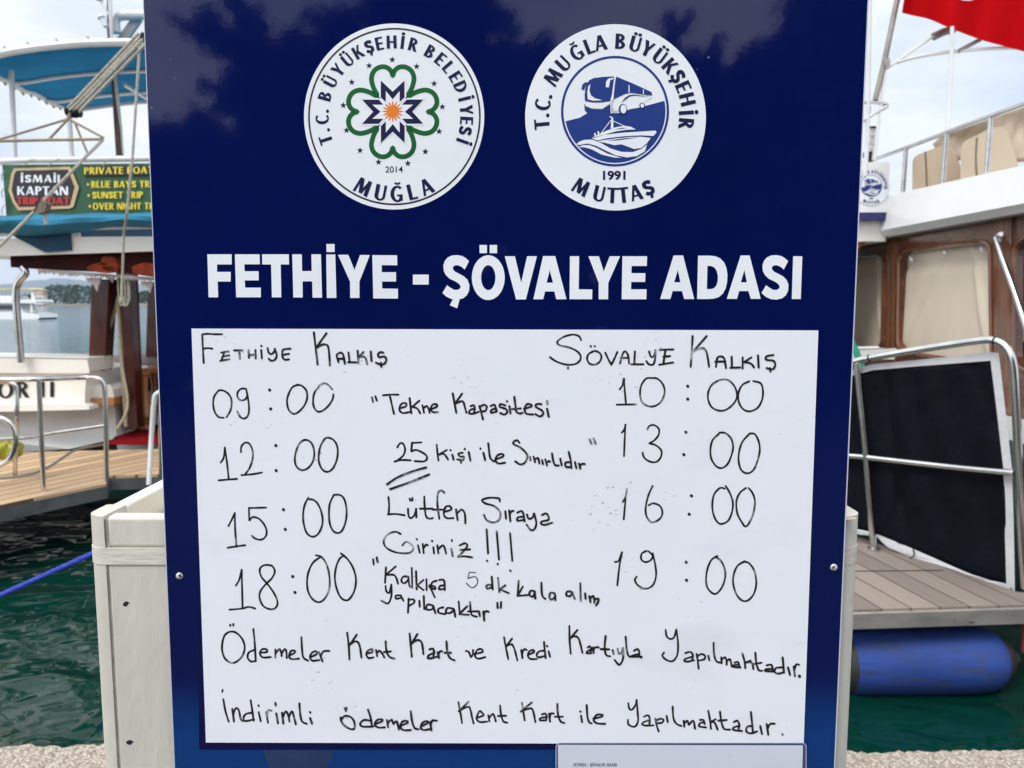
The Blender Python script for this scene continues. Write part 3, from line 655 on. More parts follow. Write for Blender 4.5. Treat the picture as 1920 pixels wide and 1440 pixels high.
# --- whiteboard and its handwriting
sr = MB(); sr.prism([B(369, 700), B(960, 700), B(960, 1000), B(1500, 1000), B(1500, 1405.5), B(373.5, 1405.5)], BN * 0.0003)
sr.build('whiteboard_surround', m_surround, board)
rp = MB(); rp.poly([B(x, y, .0002) for x, y in [(494, 1406.5), (627, 1406.5), (622, 1420), (615, 1435), (606, 1450), (590, 1466), (560, 1474), (532, 1466), (512, 1450), (503, 1434), (497, 1418)]])
rp.build('printed_rock', M('grey_blue_print', (0.024, 0.045, 0.12), rough=0.15, var=0.25, vs=14), board)
wb = MB(); WQ = [(360, 616), (1533.5, 619.5), (1506, 1394), (387, 1391)]
wb.prism([B(x, y, 0.0004) for x, y in WQ], BN * 0.0016)
white = wb.build('whiteboard', m_board, board)
HW = {
 'fk': (360, 610, 4.8, '''92,85 98,210 105,340;92,82 140,76 200,80 270,80;105,210 145,205 182,210;262,246 300,238 328,236;288,245 278,280 264,318;272,284 305,275 335,270;255,320 295,312 335,305;378,225 455,225;425,230 430,300;508,222 512,292;570,222 573,298;512,268 570,262;622,183 626,187;622,222 628,296;680,205 690,245 715,258 740,235 745,210;743,215 762,265 748,305 715,318 690,300;885,210 830,215 812,235 815,285 835,308 872,305;820,265 872,255;1096,62 1112,200 1130,352;1210,70 1170,125 1125,190;1125,200 1165,175 1205,172 1225,195 1235,270 1240,360;1318,330 1302,275 1312,255 1340,245 1360,265 1375,345;1310,300 1370,300;1408,245 1418,330;1405,332 1478,332;1490,228 1497,338;1542,240 1500,285;1505,280 1555,285 1575,345;1608,235 1615,320;1720,245 1695,240 1672,262 1685,285 1730,280 1748,305 1735,340 1700,352 1655,335;1700,335 1703,372'''),
 '09': (360, 610, 4.8, '''235,590 200,640 190,710 205,780 240,825 285,832;312,825 342,775 356,720 352,660 330,620 285,588 240,585;485,572 445,570 412,600 410,645 440,675 480,665 492,640;488,575 500,640 512,720 508,800 475,838 435,825 408,775;697,580;706,750;950,535 900,560 865,630 855,690 870,760 910,795 950,785 1005,730 1035,660 1030,590 990,545 945,535;1140,555 1105,600 1090,660 1095,730 1130,775 1180,765 1230,720 1265,665 1272,620;1140,545 1190,520 1230,540 1262,575'''),
 '12': (360, 610, 4.8, '''258,1235 285,1190 295,1100;295,1105 310,1200 322,1300 330,1380;240,1395 325,1388 405,1382;440,1140 445,1090 480,1055 520,1070 545,1130 545,1200 520,1280 480,1338;445,1348 540,1340 628,1325;753,1080;756,1305;1010,1030 965,1065 935,1140 925,1210 940,1270 985,1302 1035,1290 1080,1240 1100,1170 1090,1090 1055,1040 1010,1030;1190,1025 1155,1090 1140,1170 1145,1240 1175,1300 1220,1318 1265,1290 1300,1220 1312,1140 1300,1070 1265,1025 1215,1010 1190,1025'''),
 'tk': (660, 610, 4, '''150,540 158,575;175,532 186,565;232,525 290,520 348,520;285,535 300,600 315,665;355,622 400,610 408,590 385,582 360,605 358,640 385,658 430,650;432,545 445,660;505,565 450,612;455,610 490,625 512,660;528,600 540,655;538,620 560,605 575,625 582,655;590,630 635,610 635,592 605,595 592,625 605,650 645,650;755,510 782,655;825,512 770,590;772,590 815,570 835,575 848,620 858,655;890,605 915,600 920,625 915,650;915,625 885,635 880,660 905,662 950,648;955,605 968,650 982,705;960,610 990,595 1010,610 1000,640 968,645;1040,605 1065,595 1078,615 1085,645;1075,622 1045,635 1045,655 1085,645;1150,600 1115,590 1108,610 1150,625 1165,645 1145,668 1112,658;1162,568 1163,572;1180,605 1188,660;1217,535 1225,600 1232,645 1255,660 1278,655;1190,628 1265,622;1290,625 1340,610 1345,595 1315,590 1295,620 1305,660 1358,668;1420,590 1385,590 1380,612 1420,635 1435,660 1410,682 1375,665;1463,565 1465,590;1463,625 1475,685'''),
 '25': (660, 610, 4, '''340,915 360,885 385,890 398,930 385,975 335,1018 320,1022;320,1020 380,1010 440,1012;448,882 520,878;450,885 445,935;445,945 485,935 545,965 563,995 540,1020 470,1018;635,895 640,950 648,1012;710,935 650,970;655,968 690,965 720,1005;738,935 740,938;752,970 762,1008;830,955 798,962 812,985 838,985 832,1010 790,1005;815,1012 818,1030;845,925 847,930;875,950 888,1015;962,922 964,926;985,955 998,1010;1022,885 1030,960 1040,1000 1065,1020;1075,1005 1130,985 1130,965 1095,972 1075,1005 1095,1035 1148,1030;1255,880 1240,862 1215,870 1212,890 1260,915 1300,950 1315,985 1295,1030 1260,1042 1225,1020;1335,985 1338,1010;1362,985 1372,1025;1370,1005 1395,995 1405,1035;1425,1010 1432,1040;1450,1005 1462,1050;1458,1030 1475,1018 1485,1022;1500,960 1510,1020 1525,1048 1550,1050;1562,1000 1572,1050;1625,950 1640,1015 1645,1070;1635,1025 1600,1030 1605,1060 1645,1062;1672,1025 1682,1070;1702,1035 1712,1075;1708,1055 1725,1038 1745,1040;1783,855 1795,885;1812,848 1826,885;262,1192 340,1140 450,1095 556,1065;285,1228 420,1180 578,1118'''),
 'sk': (1000, 610, 4, '''358,110 340,80 290,70 220,90 180,125 200,150 280,170 340,205 355,250 320,288 250,295 170,270 125,238;260,315 260,325;430,155 433,160;460,155 462,158;450,195 415,215 403,250 420,285 455,295 490,280 510,245 500,210 465,192 440,198;540,205 560,250 585,295;630,200 608,250 585,295;650,285 670,215 690,195 710,225 718,285;655,245 715,243;762,195 757,290;735,292 825,292;868,195 882,235 905,225 915,185;915,190 912,260 895,295 865,290 848,268;948,183 1050,180;990,190 975,290;975,235 1025,230;945,295 1048,278;1195,80 1188,190 1180,310;1300,80 1200,195;1205,188 1270,170 1300,205 1318,310;1370,310 1378,250 1400,232 1430,245 1440,290 1445,320;1365,272 1440,270;1487,235 1490,318;1478,318 1552,315;1570,240 1570,322;1635,240 1580,275;1580,275 1630,285 1655,315;1685,225 1690,315;1800,222 1755,230 1740,248 1760,260 1800,265 1815,295 1795,328 1750,320;1775,320 1778,345'''),
 '10': (1000, 610, 4, '''648,480 668,450 678,400;680,400 685,480 695,590;625,595 770,593;885,395 845,400 810,450 800,515 815,575 860,605 910,605 960,570 985,500 970,440 930,400 890,395;1157,455;1157,552;1400,408 1345,440 1315,490 1310,550 1335,610 1385,638 1440,635 1500,590 1528,530 1510,460 1460,410 1400,408;1620,420 1570,445 1540,500 1540,570 1570,625 1620,645 1680,620 1715,560 1722,490 1705,435 1650,418'''),
 '13': (1000, 610, 4, '''663,805 680,785 692,745;690,745 685,860 680,980;855,780 870,755 905,748 940,775 940,820 910,860 870,885;870,885 920,900 960,940 955,990 920,1025 870,1020 830,990 820,955;1143,800;1128,968;1390,815 1345,860 1328,930 1335,1000 1370,1055 1415,1070 1460,1035 1490,960 1498,900 1480,845 1440,808 1395,805;1615,820 1570,870 1545,940 1540,1020 1560,1085 1605,1110 1650,1085 1680,1020 1698,940 1690,870 1660,815 1620,812'''),
 '16': (1080, 890, 4, '''350,205 370,170 380,105;380,105 370,200 358,335;575,85 545,150 525,230 525,300 555,350 585,355 630,330 648,285 630,235 580,215 545,230;865,157;848,295;1115,105 1080,100 1035,150 1022,235 1035,310 1065,360 1100,368 1145,340 1172,270 1175,200 1150,130 1122,85;1275,100 1230,135 1203,200 1210,290 1240,350 1270,388 1300,360 1330,290 1342,200 1325,140 1295,100'''),
 '19': (1080, 890, 4, '''292,655 320,645 345,582;345,582 325,690 310,830;530,572 495,590 488,630 515,655 555,645 575,610 545,575;575,590 595,680 600,760 575,830 520,855 465,830 442,790 455,765;825,655;828,790;1060,610 1015,640 985,710 975,790 990,855 1040,895 1085,860 1115,790 1118,720 1090,650 1050,618;1265,650 1215,680 1185,740 1178,810 1200,890 1240,940 1285,945 1330,900 1352,820 1340,730 1305,670 1262,650'''),
 '15': (360, 890, 4.8, '''328,462 360,400 385,345;385,345 388,480 400,650;320,658 400,645 478,635;512,300 590,298 665,296;512,300 515,410;520,410 545,382 600,395 650,450 672,510 660,560 620,585 570,575 538,550;822,313;838,490;1045,208 1015,270 1000,350 1005,440 1030,520 1070,555 1110,552 1150,510 1175,430 1165,340 1130,260 1090,225 1055,222;1275,185 1240,260 1232,350 1240,440 1270,505 1315,525 1355,495 1385,410 1390,310 1370,220 1330,182 1275,182'''),
 '18': (360, 890, 4.8, '''395,998 425,945 447,855;447,860 450,1000 455,1200;338,1215 450,1205 510,1190 570,1205;710,815 650,815 610,850 625,920 680,985 740,1070 770,1150 750,1200 700,1210 640,1180 608,1110 615,1050 660,990 720,930 745,870 725,825 700,815;905,915;925,1058;1115,725 1170,745 1215,820 1238,930 1232,1040 1190,1120 1140,1148 1085,1120 1045,1050 1035,960 1050,870 1090,790 1150,745;1340,708 1400,760 1450,840 1475,940 1462,1040 1420,1115 1380,1130 1335,1100 1300,1020 1285,920 1300,820 1330,755 1360,732'''),
 'ls': (680, 900, 4, '''193,128 198,190 195,258;190,258 250,255 315,265;352,140 357,155;372,135 372,155;340,215 345,270 365,285 390,260 400,220;400,215 403,280;462,125 465,200 475,270 500,290 525,285;430,215 525,215;612,95 590,78 565,100 560,180 575,290;525,222 600,222;608,240 665,220 650,195 620,205 608,255 630,285 680,285;700,220 712,300;708,250 740,222 765,250 770,325;1028,160 1020,138 950,133 895,150 920,175 985,195 1030,240 1025,295 980,318 930,300 910,262;1070,235 1075,290;1098,228 1108,310;1102,262 1115,235 1132,232;1160,245 1190,232 1205,255 1215,310;1205,275 1165,280 1162,305 1212,298;1232,258 1245,290 1275,280 1285,250;1285,250 1302,320 1290,365 1262,375 1230,335;1345,262 1375,250 1395,275 1390,300 1345,310 1340,330 1370,335 1420,320'''),
 'gi': (680, 900, 4, '''285,405 245,388 190,408 158,455 175,505 240,540 310,550 360,542 380,510 360,480 325,465 298,490;405,442 407,448;415,490 428,545;450,480 458,548;455,515 475,485 488,490;520,455 522,460;530,505 535,550;560,490 568,550;565,520 600,490 615,510 625,550;668,450 670,458;665,515 675,570;728,490 765,475 785,490 760,530 715,575;730,525 805,520;715,575 765,572 820,580;930,370 940,550;932,605 935,608;1005,385 1022,595;1012,628 1014,632;1105,400 1122,605;1105,678 1110,682;78,595 82,632;105,580 112,615'''),
 'ks': (680, 900, 4, '''175,655 168,770;248,648 170,715;172,715 225,710 250,730 265,778;340,725 305,725 290,755 310,775 340,750 342,725;342,725 350,790 362,800;368,660 372,808;400,685 405,820;455,750 410,790;410,790 455,825;478,745 480,825;555,755 525,765 515,790 540,800 540,820 500,800;500,790 540,878;575,750 605,748 615,780 615,825;610,790 580,795 575,820 612,815;968,725 975,820;965,785 930,790 935,815 972,800;1015,735 1025,840;1070,790 1028,820;1030,820 1095,848;1170,755 1162,868;1200,800 1165,862;1160,868 1240,862;1290,835 1260,830 1250,860 1275,875 1288,850;1290,835 1295,890;1340,770 1345,860 1370,892;1440,850 1410,845 1400,880 1420,895 1445,870;1440,850 1445,900;1570,840 1535,835 1528,865 1555,870 1575,845;1572,840 1590,890;1632,775 1635,905;1668,850 1672,890;1700,870 1708,915;1705,890 1730,870 1738,920;1738,895 1768,890 1765,915 1750,940'''),
 'five': (680, 900, 4, '''800,692 845,695;800,692 790,735;790,738 840,725 862,750 855,785 820,808 778,775'''),
 'yp': (680, 900, 4, '''172,795 178,835 200,845 215,785;215,785 215,870 190,925 140,905;285,865 250,868 250,890 285,885;285,865 305,905;345,890 340,995;342,900 380,895 385,920 345,945;425,905 428,950;458,870 462,970;525,940 485,935 480,970 520,970 530,945;530,945 545,1000;605,955 570,965 570,995 620,1005;680,965 635,960 625,995 660,995 685,970;685,970 695,1025;720,912 728,1005;785,945 730,1000;725,1005 795,1012;805,915 815,1005 855,1025;790,985 860,985;872,985 878,1020;905,985 912,1055;908,1015 920,985 945,988;1010,920 1012,960;1038,915 1035,958'''),
 'o1': (380, 1150, 4, '''207,85 207,95;230,80 230,92;148,220 165,165 205,138 250,145 295,190 315,250 300,315 255,362 210,370 165,335 145,270 150,200;380,118 390,220 398,360;385,275 345,295 338,335 365,362 395,355;430,295 480,290 478,270 445,270 430,300 450,330 510,328;545,272 545,330;548,300 575,268 590,300 592,320;592,300 615,268 628,290 630,335;650,315 690,295 685,278 660,285 648,320 665,342 722,340;740,180 745,270 755,330 790,355;805,330 855,305 850,285 820,295 805,330 825,355 875,350;872,290 898,360;885,320 905,285 950,282;1083,145 1095,240 1100,345;1155,160 1105,235;1105,230 1145,210 1170,225 1182,270 1190,330;1228,300 1272,290 1270,270 1240,278 1228,310 1245,335 1280,330;1300,275 1308,320;1305,300 1325,280 1345,300 1362,330;1372,210 1378,280 1400,325 1438,340;1360,290 1410,285;1552,152 1560,240 1568,325;1610,155 1565,230;1565,225 1610,200 1640,215 1650,260 1655,305;1700,270 1728,265 1735,295 1730,320;1735,295 1695,315 1690,338 1720,335 1755,325;1762,290 1772,335;1768,310 1780,285 1795,285;1828,210 1835,290 1855,335 1888,352;1815,295 1862,295'''),
 'o2': (760, 1150, 4, '''455,282 475,290 488,320;508,275 505,310 490,328;520,305 578,290 570,268 540,275 522,315 545,340 600,328;740,180 755,260 772,342;800,190 755,250;755,248 795,232 815,260 830,310 840,352;870,275 878,335;875,305 890,270 910,275;922,310 965,290 958,275 930,285 920,320 940,342 985,342;1040,215 1045,270 1052,335;1045,280 1005,285 985,310 1000,330 1050,318;1062,243 1064,248;1075,285 1085,325;1230,95 1232,200 1240,302;1290,125 1235,190;1235,185 1275,172 1300,190 1315,240 1328,295;1368,255 1385,248 1395,270 1390,290;1392,272 1365,285 1362,300 1395,298;1408,255 1412,298;1410,275 1425,255 1450,255;1502,170 1495,250 1505,310 1535,322;1465,268 1528,270;1555,275 1562,305;1592,265 1600,300 1620,295 1632,260;1632,260 1632,340 1605,385 1570,350;1652,175 1660,270 1672,315 1690,325;1715,280 1740,268 1755,290 1750,325;1750,305 1710,315 1700,325 1768,325 1768,332'''),
 'o3': (1080, 1150, 4, '''672,125 680,170 705,192 735,180 752,125;752,122 765,220 760,310 725,358 680,350 648,320 660,295;820,298 860,290 878,320 870,350;875,325 825,340 812,358 840,362 885,352;905,305 912,350 920,415;908,325 940,305 968,320 960,345 915,355;992,318 1000,352;1032,222 1035,300 1050,355 1078,370;1090,330 1092,375;1092,350 1115,330 1128,350 1130,385;1130,360 1155,345 1168,400;1190,370 1215,365 1225,400;1220,385 1180,390 1180,402 1235,405;1248,300 1265,365 1270,410;1310,355 1265,370;1270,368 1318,370 1330,418;1345,295 1352,370 1370,425 1395,430;1335,380 1390,370;1430,390 1462,385 1475,410 1470,438;1470,415 1425,420 1420,432 1480,435;1550,330 1560,445;1550,405 1500,410 1490,440 1520,452 1560,440;1590,405 1605,462;1632,400 1642,470;1638,430 1650,385 1672,385;1675,470'''),
 'i1': (380, 1150, 4, '''150,575 147,588;155,645 170,730 195,812;222,718 235,812;228,770 245,715 270,725 285,790 298,808;360,652 372,730 382,805;370,745 325,755 305,785 320,808 385,795;418,690 420,695;420,742 435,808;475,740 490,820;482,780 490,730 515,730;545,672 548,690;552,750 565,825;595,745 605,828;600,780 622,735 640,760 650,810;645,780 668,735 685,780 698,832;725,675 730,750 745,810 780,828;805,740 807,745;805,785 820,828;1065,712 1067,716;1078,708 1079,716;1072,728 1074,732;1045,790 1065,770 1105,775 1135,810 1138,860 1110,868 1060,840 1038,805 1035,780;1240,722 1258,780 1270,850;1258,805 1210,800 1182,825 1195,848 1250,850 1280,848;1290,830 1340,812 1345,795 1310,800 1290,830 1315,855 1365,855;1382,800 1390,852;1385,825 1415,798 1428,825;1430,830 1455,810 1470,870;1480,845 1535,820 1525,805 1495,815 1482,850 1505,875 1560,875;1560,735 1570,810 1590,860 1618,868;1635,850 1690,820 1675,808 1645,825 1635,860 1660,875 1700,868;1705,815 1715,878;1710,845 1720,805 1755,805'''),
 'i2': (760, 1150, 4, '''398,668 412,740 425,822;475,662 400,735;405,732 470,700 490,730 500,780 512,825;535,785 585,765 575,745 555,735 535,790 560,815 612,812;622,765 630,810;628,785 655,755 670,780 678,810;710,692 718,760 735,810 765,820;695,770 755,768;875,672 885,740 895,802;948,668 865,738;870,735 940,712 960,740 970,790 975,815;1025,758 1050,752 1060,775 1055,800;1060,780 1015,785 1012,802 1055,803;1078,752 1085,812;1082,785 1092,752 1112,752;1140,680 1145,760 1165,810 1192,822;1122,775 1180,775;1312,735 1314,738;1318,768 1325,815;1360,688 1365,770 1378,815 1395,825;1410,790 1470,775 1475,760 1435,762 1412,800 1440,825 1498,828'''),
 'i3': (1080, 1150, 4, '''392,675 400,715 420,722 445,690 455,650;455,650 462,740 465,810 440,850 395,835 390,800;510,775 540,765 555,795 550,830;555,800 510,815 497,835 530,842 580,840;595,790 605,840 620,885;600,805 635,790 655,800 645,820 605,825;680,770 688,815;725,700 730,780 750,825 790,845;808,805 812,850;810,830 835,805 845,835;848,835 880,805 892,865;930,800 955,800 965,830;960,815 930,825 925,848 975,855;992,732 1005,800 1012,865;1048,795 1008,815;1012,815 1040,820 1062,872;1080,738 1090,810 1110,865 1155,872;1068,805 1130,800;1185,815 1210,805 1225,835 1220,865;1222,845 1185,855 1182,875 1245,882;1312,740 1320,820 1328,898;1325,845 1285,850 1278,885 1310,900 1358,885;1382,845 1395,905;1430,830 1442,910;1435,870 1455,830 1490,828;1548,905 1550,910'''),
}
HW_LABEL = {'fk': 'handwritten heading of the left timetable column', 'sk': 'handwritten heading of the right timetable column', 'five': 'thin grey handwritten digit five'}
for key, (ox, oy, s_, txt) in HW.items():
    mb = MB()
    for i, st in enumerate(txt.split(';')):
        pts = [(ox + x / s_, oy + y / s_) for x, y in P(st)]
        wdt = 2.4 if key == 'five' else (5.6 if len(pts) == 1 else (3.7 if key in ('09', '10', '12', '13', '15', '16', '18', '19') else 3.85))
        ribbon(mb, pts, wdt, BF(0.0021 + 0.00002 * i), 6, 0.10)
    o = mb.build('handwriting', m_thin_ink if key == 'five' else m_ink, white)
    if key in HW_LABEL: tag(o, HW_LABEL[key])

# --- laminated notice below the whiteboard
notice = thing('laminated_notice', B(1275, 1700), 'clear laminated paper notice fixed below the whiteboard at bottom right', 'notice')
sl = MB()
def rr_px(x0, y0, x1, y1, r):
    out = []
    for cx, cy, a in ((x1 - r, y0 + r, -90), (x1 - r, y1 - r, 0), (x0 + r, y1 - r, 90), (x0 + r, y0 + r, 180)):
        out += [(cx + r * math.cos(R(a + k * 15)), cy + r * math.sin(R(a + k * 15))) for k in range(7)]
    return out
sl.prism([B(x, y, 0.0022) for x, y in rr_px(1042, 1392.5, 1512, 1740, 8)], BN * 0.0004)
sl.build('sleeve', m_sleeve, notice)
er = MB(); ribbon(er, rr_px(1042.5, 1393, 1511.5, 1739.5, 8), 1.3, BF(0.0027), 1, 0, True); er.build('sealed_edge', m_alu, notice)
pp = MB(); pp.poly([B(x, y, 0.0029) for x, y in [(1046, 1396.5), (1505.5, 1397.5), (1497, 1730), (1050, 1730)]])
paper = pp.build('paper', m_paper, notice)
lt = MB(); line_px(lt, 'FETHİYE - ŞÖVALYE ADASI', 1075.5, 1156, 1437, 5.8, BF, 0.0031); lt.build('lettering', m_print_black, paper)

# ---------------------------------------------------------------- white wooden stand behind the board
FY = B(200, 970).y + 0.016
def bxp(x, y): return at(x, y, FY)
bl, br_ = bxp(168, 969), bxp(1611.5, 969)
ZT = bl.z; X0, X1 = bl.x * 1.017, br_.x * 1.017; DEP = 0.52; RR = 0.026
m_groove = M('groove_grey', (0.36, 0.345, 0.30), .8, var=.3, vs=30)  # greyer tone for the strip set in the groove beside each post
m_putty = M('brushed_cream_paint', (0.60, 0.57, 0.495), rough=0.5, var=0.06, vs=8, bump=0.45, bs=110, stretch=(.3, 1, 1.5), bdist=0.003)
stand = thing('ticket_stand', ((X0 + X1) / 2, FY + DEP / 2, 0), 'weathered cream painted wooden stand with rounded corner posts behind the blue board', 'wooden stand')
def corner(x0, sg, y0, dy, r, z0, z1, name, mat, dep=.06, bevel=.005):
    # quarter-round corner board: x0 is the outer face, sg points inwards, y0 the outer face, dy points inwards
    pts = [(x0, y0 + dy * dep), (x0, y0 + dy * r)] + [(x0 + sg * r * (1 - math.cos(k * math.pi / 16)), y0 + dy * r * (1 - math.sin(k * math.pi / 16))) for k in range(1, 8)] + [(x0 + sg * r, y0), (x0 + sg * r, y0 + dy * dep)]
    m_ = MB(); m_.prism([(a, b, z0) for a, b in pts], (0, 0, z1 - z0)); return m_.build(name, mat, stand, smooth=True, bevel=bevel)
for xc, sg in ((X0, 1), (X1, -1)):
    corner(xc, sg, FY, 1, RR, 0, ZT, 'corner_post', m_cream); corner(xc, sg, FY + DEP, -1, RR, 0, ZT, 'corner_post', m_cream)
GP = RR + .0034
m_ = MB(); m_.box(((X0 + X1) / 2, FY + 0.0125, (ZT - .0626) / 2), (X1 - X0 - 2 * GP, 0.022, ZT - .0627)); m_.build('front_panel', m_cream, stand, bevel=0.002)
m_ = MB(); m_.box(((X0 + X1) / 2, FY + 0.0125, ZT - .0205), (X1 - X0 - 2 * GP, 0.0225, .041)); m_.build('top_board', m_cream, stand, bevel=0.005)
m_ = MB(); e_ = .0007; pts = []
for x0, sg in ((X0 - e_, 1), (X1 + e_, -1)):
    arc = [(x0 + sg * RR * (1 - math.cos(k * math.pi / 16)), FY - e_ + RR * (1 - math.sin(k * math.pi / 16))) for k in range(0, 9)]
    pts += ([(x0, FY + .055)] + arc) if sg > 0 else (arc[::-1] + [(x0, FY + .055)])
m_.prism([(a, b, ZT - .0625) for a, b in pts], (0, 0, .0215)); m_.build('putty_band', m_putty, stand, smooth=True, bevel=0.0008)
for xc, sg in ((X0, 1), (X1, -1)):
    m_ = MB(); m_.box((xc + sg * (RR + .002), FY + 0.0082, ZT / 2 - .002), (.008, .012, ZT - .004)); m_.build('groove_filler', m_groove, stand)
for xc in (X0 + RR * .5, X1 - RR * .5):
    m_ = MB(); m_.box((xc, FY + DEP / 2, ZT / 2 - .001), (RR * .96, DEP - .1208, ZT - .003)); m_.build('side_panel', m_cream_in, stand, bevel=0.004)
m_ = MB(); m_.box(((X0 + X1) / 2, FY + DEP - 0.012, ZT / 2 - .002), (X1 - X0 - 2 * RR, 0.02, ZT - .006)); m_.build('back_panel', m_cream_in, stand, bevel=0.002)
m_ = MB(); m_.box(((X0 + X1) / 2, FY + DEP / 2, ZT - 0.045), (X1 - X0 - 2.3 * RR, DEP - 0.05, .012)); m_.build('recessed_lid', m_cream_in, stand)
wp = atz(1589, 972, ZT + .0006)
m_ = MB(); m_.prism([(wp.x + math.cos(a) * .011, wp.y + math.sin(a) * .007, wp.z) for a in [k * math.pi / 8 for k in range(16)]], (0, 0, .0006)); m_.build('bare_wood_patch', M('bare_wood', (.42, .30, .20), .8, var=.2, vs=60), stand)
for i, (x, y) in enumerate(((235, 1133), (242, 1393), (1582, 970))):
    m_ = MB()
    if i < 2:
        c = bxp(x, y); pts = [(c.x + math.cos(a) * .0036 * (1 + .35 * math.sin(2 * a + i) + .2 * math.sin(5 * a)), FY + 0.0012, c.z + math.sin(a) * .0034) for a in [k * math.pi / 8 for k in range(16)]]
        m_.prism(pts, (0, 0.002, 0)); m_.build('nail_hole', m_dark, stand)

# ---------------------------------------------------------------- setting
ZW = -0.605
def pebble():
    m = M('pebbly_concrete', (0.42, 0.37, 0.30), rough=0.85, var=0.25, vs=30)
    t = m.node_tree; N = t.nodes; Lk = t.links.new; p = N['Principled BSDF']
    tc = N.new('ShaderNodeTexCoord')
    vo = N.new('ShaderNodeTexVoronoi'); vo.inputs['Scale'].default_value = 105; Lk(tc.outputs['Object'], vo.inputs['Vector'])
    rc = N.new('ShaderNodeValToRGB'); e = rc.color_ramp.elements
    e[0].position = 0.0; e[0].color = (0.22, 0.18, 0.14, 1); e[1].position = 1.0; e[1].color = (0.60, 0.54, 0.46, 1)
    e2 = e.new(0.4); e2.color = (0.48, 0.42, 0.34, 1)
    sx = N.new('ShaderNodeSeparateColor'); Lk(vo.outputs['Color'], sx.inputs[0]); Lk(sx.outputs[0], rc.inputs[0])
    mx = N.new('ShaderNodeMix'); mx.data_type = 'RGBA'
    mr = N.new('ShaderNodeMapRange'); mr.inputs[1].default_value = 0.35; mr.inputs[2].default_value = 0.7; Lk(vo.outputs['Distance'], mr.inputs[0])
    Lk(mr.outputs[0], mx.inputs[0]); Lk(rc.outputs[0], mx.inputs[6]); mx.inputs[7].default_value = (0.30, 0.25, 0.20, 1)
    Lk(mx.outputs[2], p.inputs['Base Color'])
    bp = N.new('ShaderNodeBump'); bp.invert = True; bp.inputs['Strength'].default_value = 0.9; bp.inputs['Distance'].default_value = 0.008
    Lk(vo.outputs['Distance'], bp.inputs['Height']); Lk(bp.outputs[0], p.inputs['Normal'])
    return m
m_peb = pebble()
m_stone = M('promenade_asphalt', (0.05, 0.05, 0.052), rough=0.9, var=0.2, vs=2, bump=0.3, bs=40, spec=.2)
qe = atz(100, 1392, 0).y
qr = atz(1760, 1403, 0).y
edge = []
n_ = 900
for i in range(n_ + 1):
    x = -7 + 14 * i / n_
    y = qe + (qr - qe) * (x + 1.4) / 2.7 if -1.4 < x < 1.3 else (qe if x <= -1.4 else qr)
    edge.append(Vector((x, y + rnd.uniform(-.006, .006) + 0.006 * math.sin(x * 9) + .004 * math.sin(x * 31), 0)))
kb = MB()
rows = [[Vector((p.x, 1.55, 0.0)) for p in edge]]
for k, (dy, dz) in enumerate(((.35, 0), (.06, 0), (.012, -.003), (0, -.014), (.0, -1.3))):
    rows.append([Vector((p.x, p.y - dy, dz + (rnd.uniform(-.004, .004) if k in (1, 2, 3) else 0))) for p in edge])
kb.grid(rows); tag(kb.build('quay_edge', m_peb), kind='structure')
pv = MB(); pv.box((0, -28.475, -0.6), (120, 60.04, 1.2)); tag(pv.build('promenade', m_stone), kind='structure')
for sx_ in (-1, 1):
    pv = MB(); pv.box((sx_ * 33.5, (1.55 + qe) / 2 , -.606), (53, qe - 1.55, 1.2)); tag(pv.build('quay', m_peb), kind='structure')

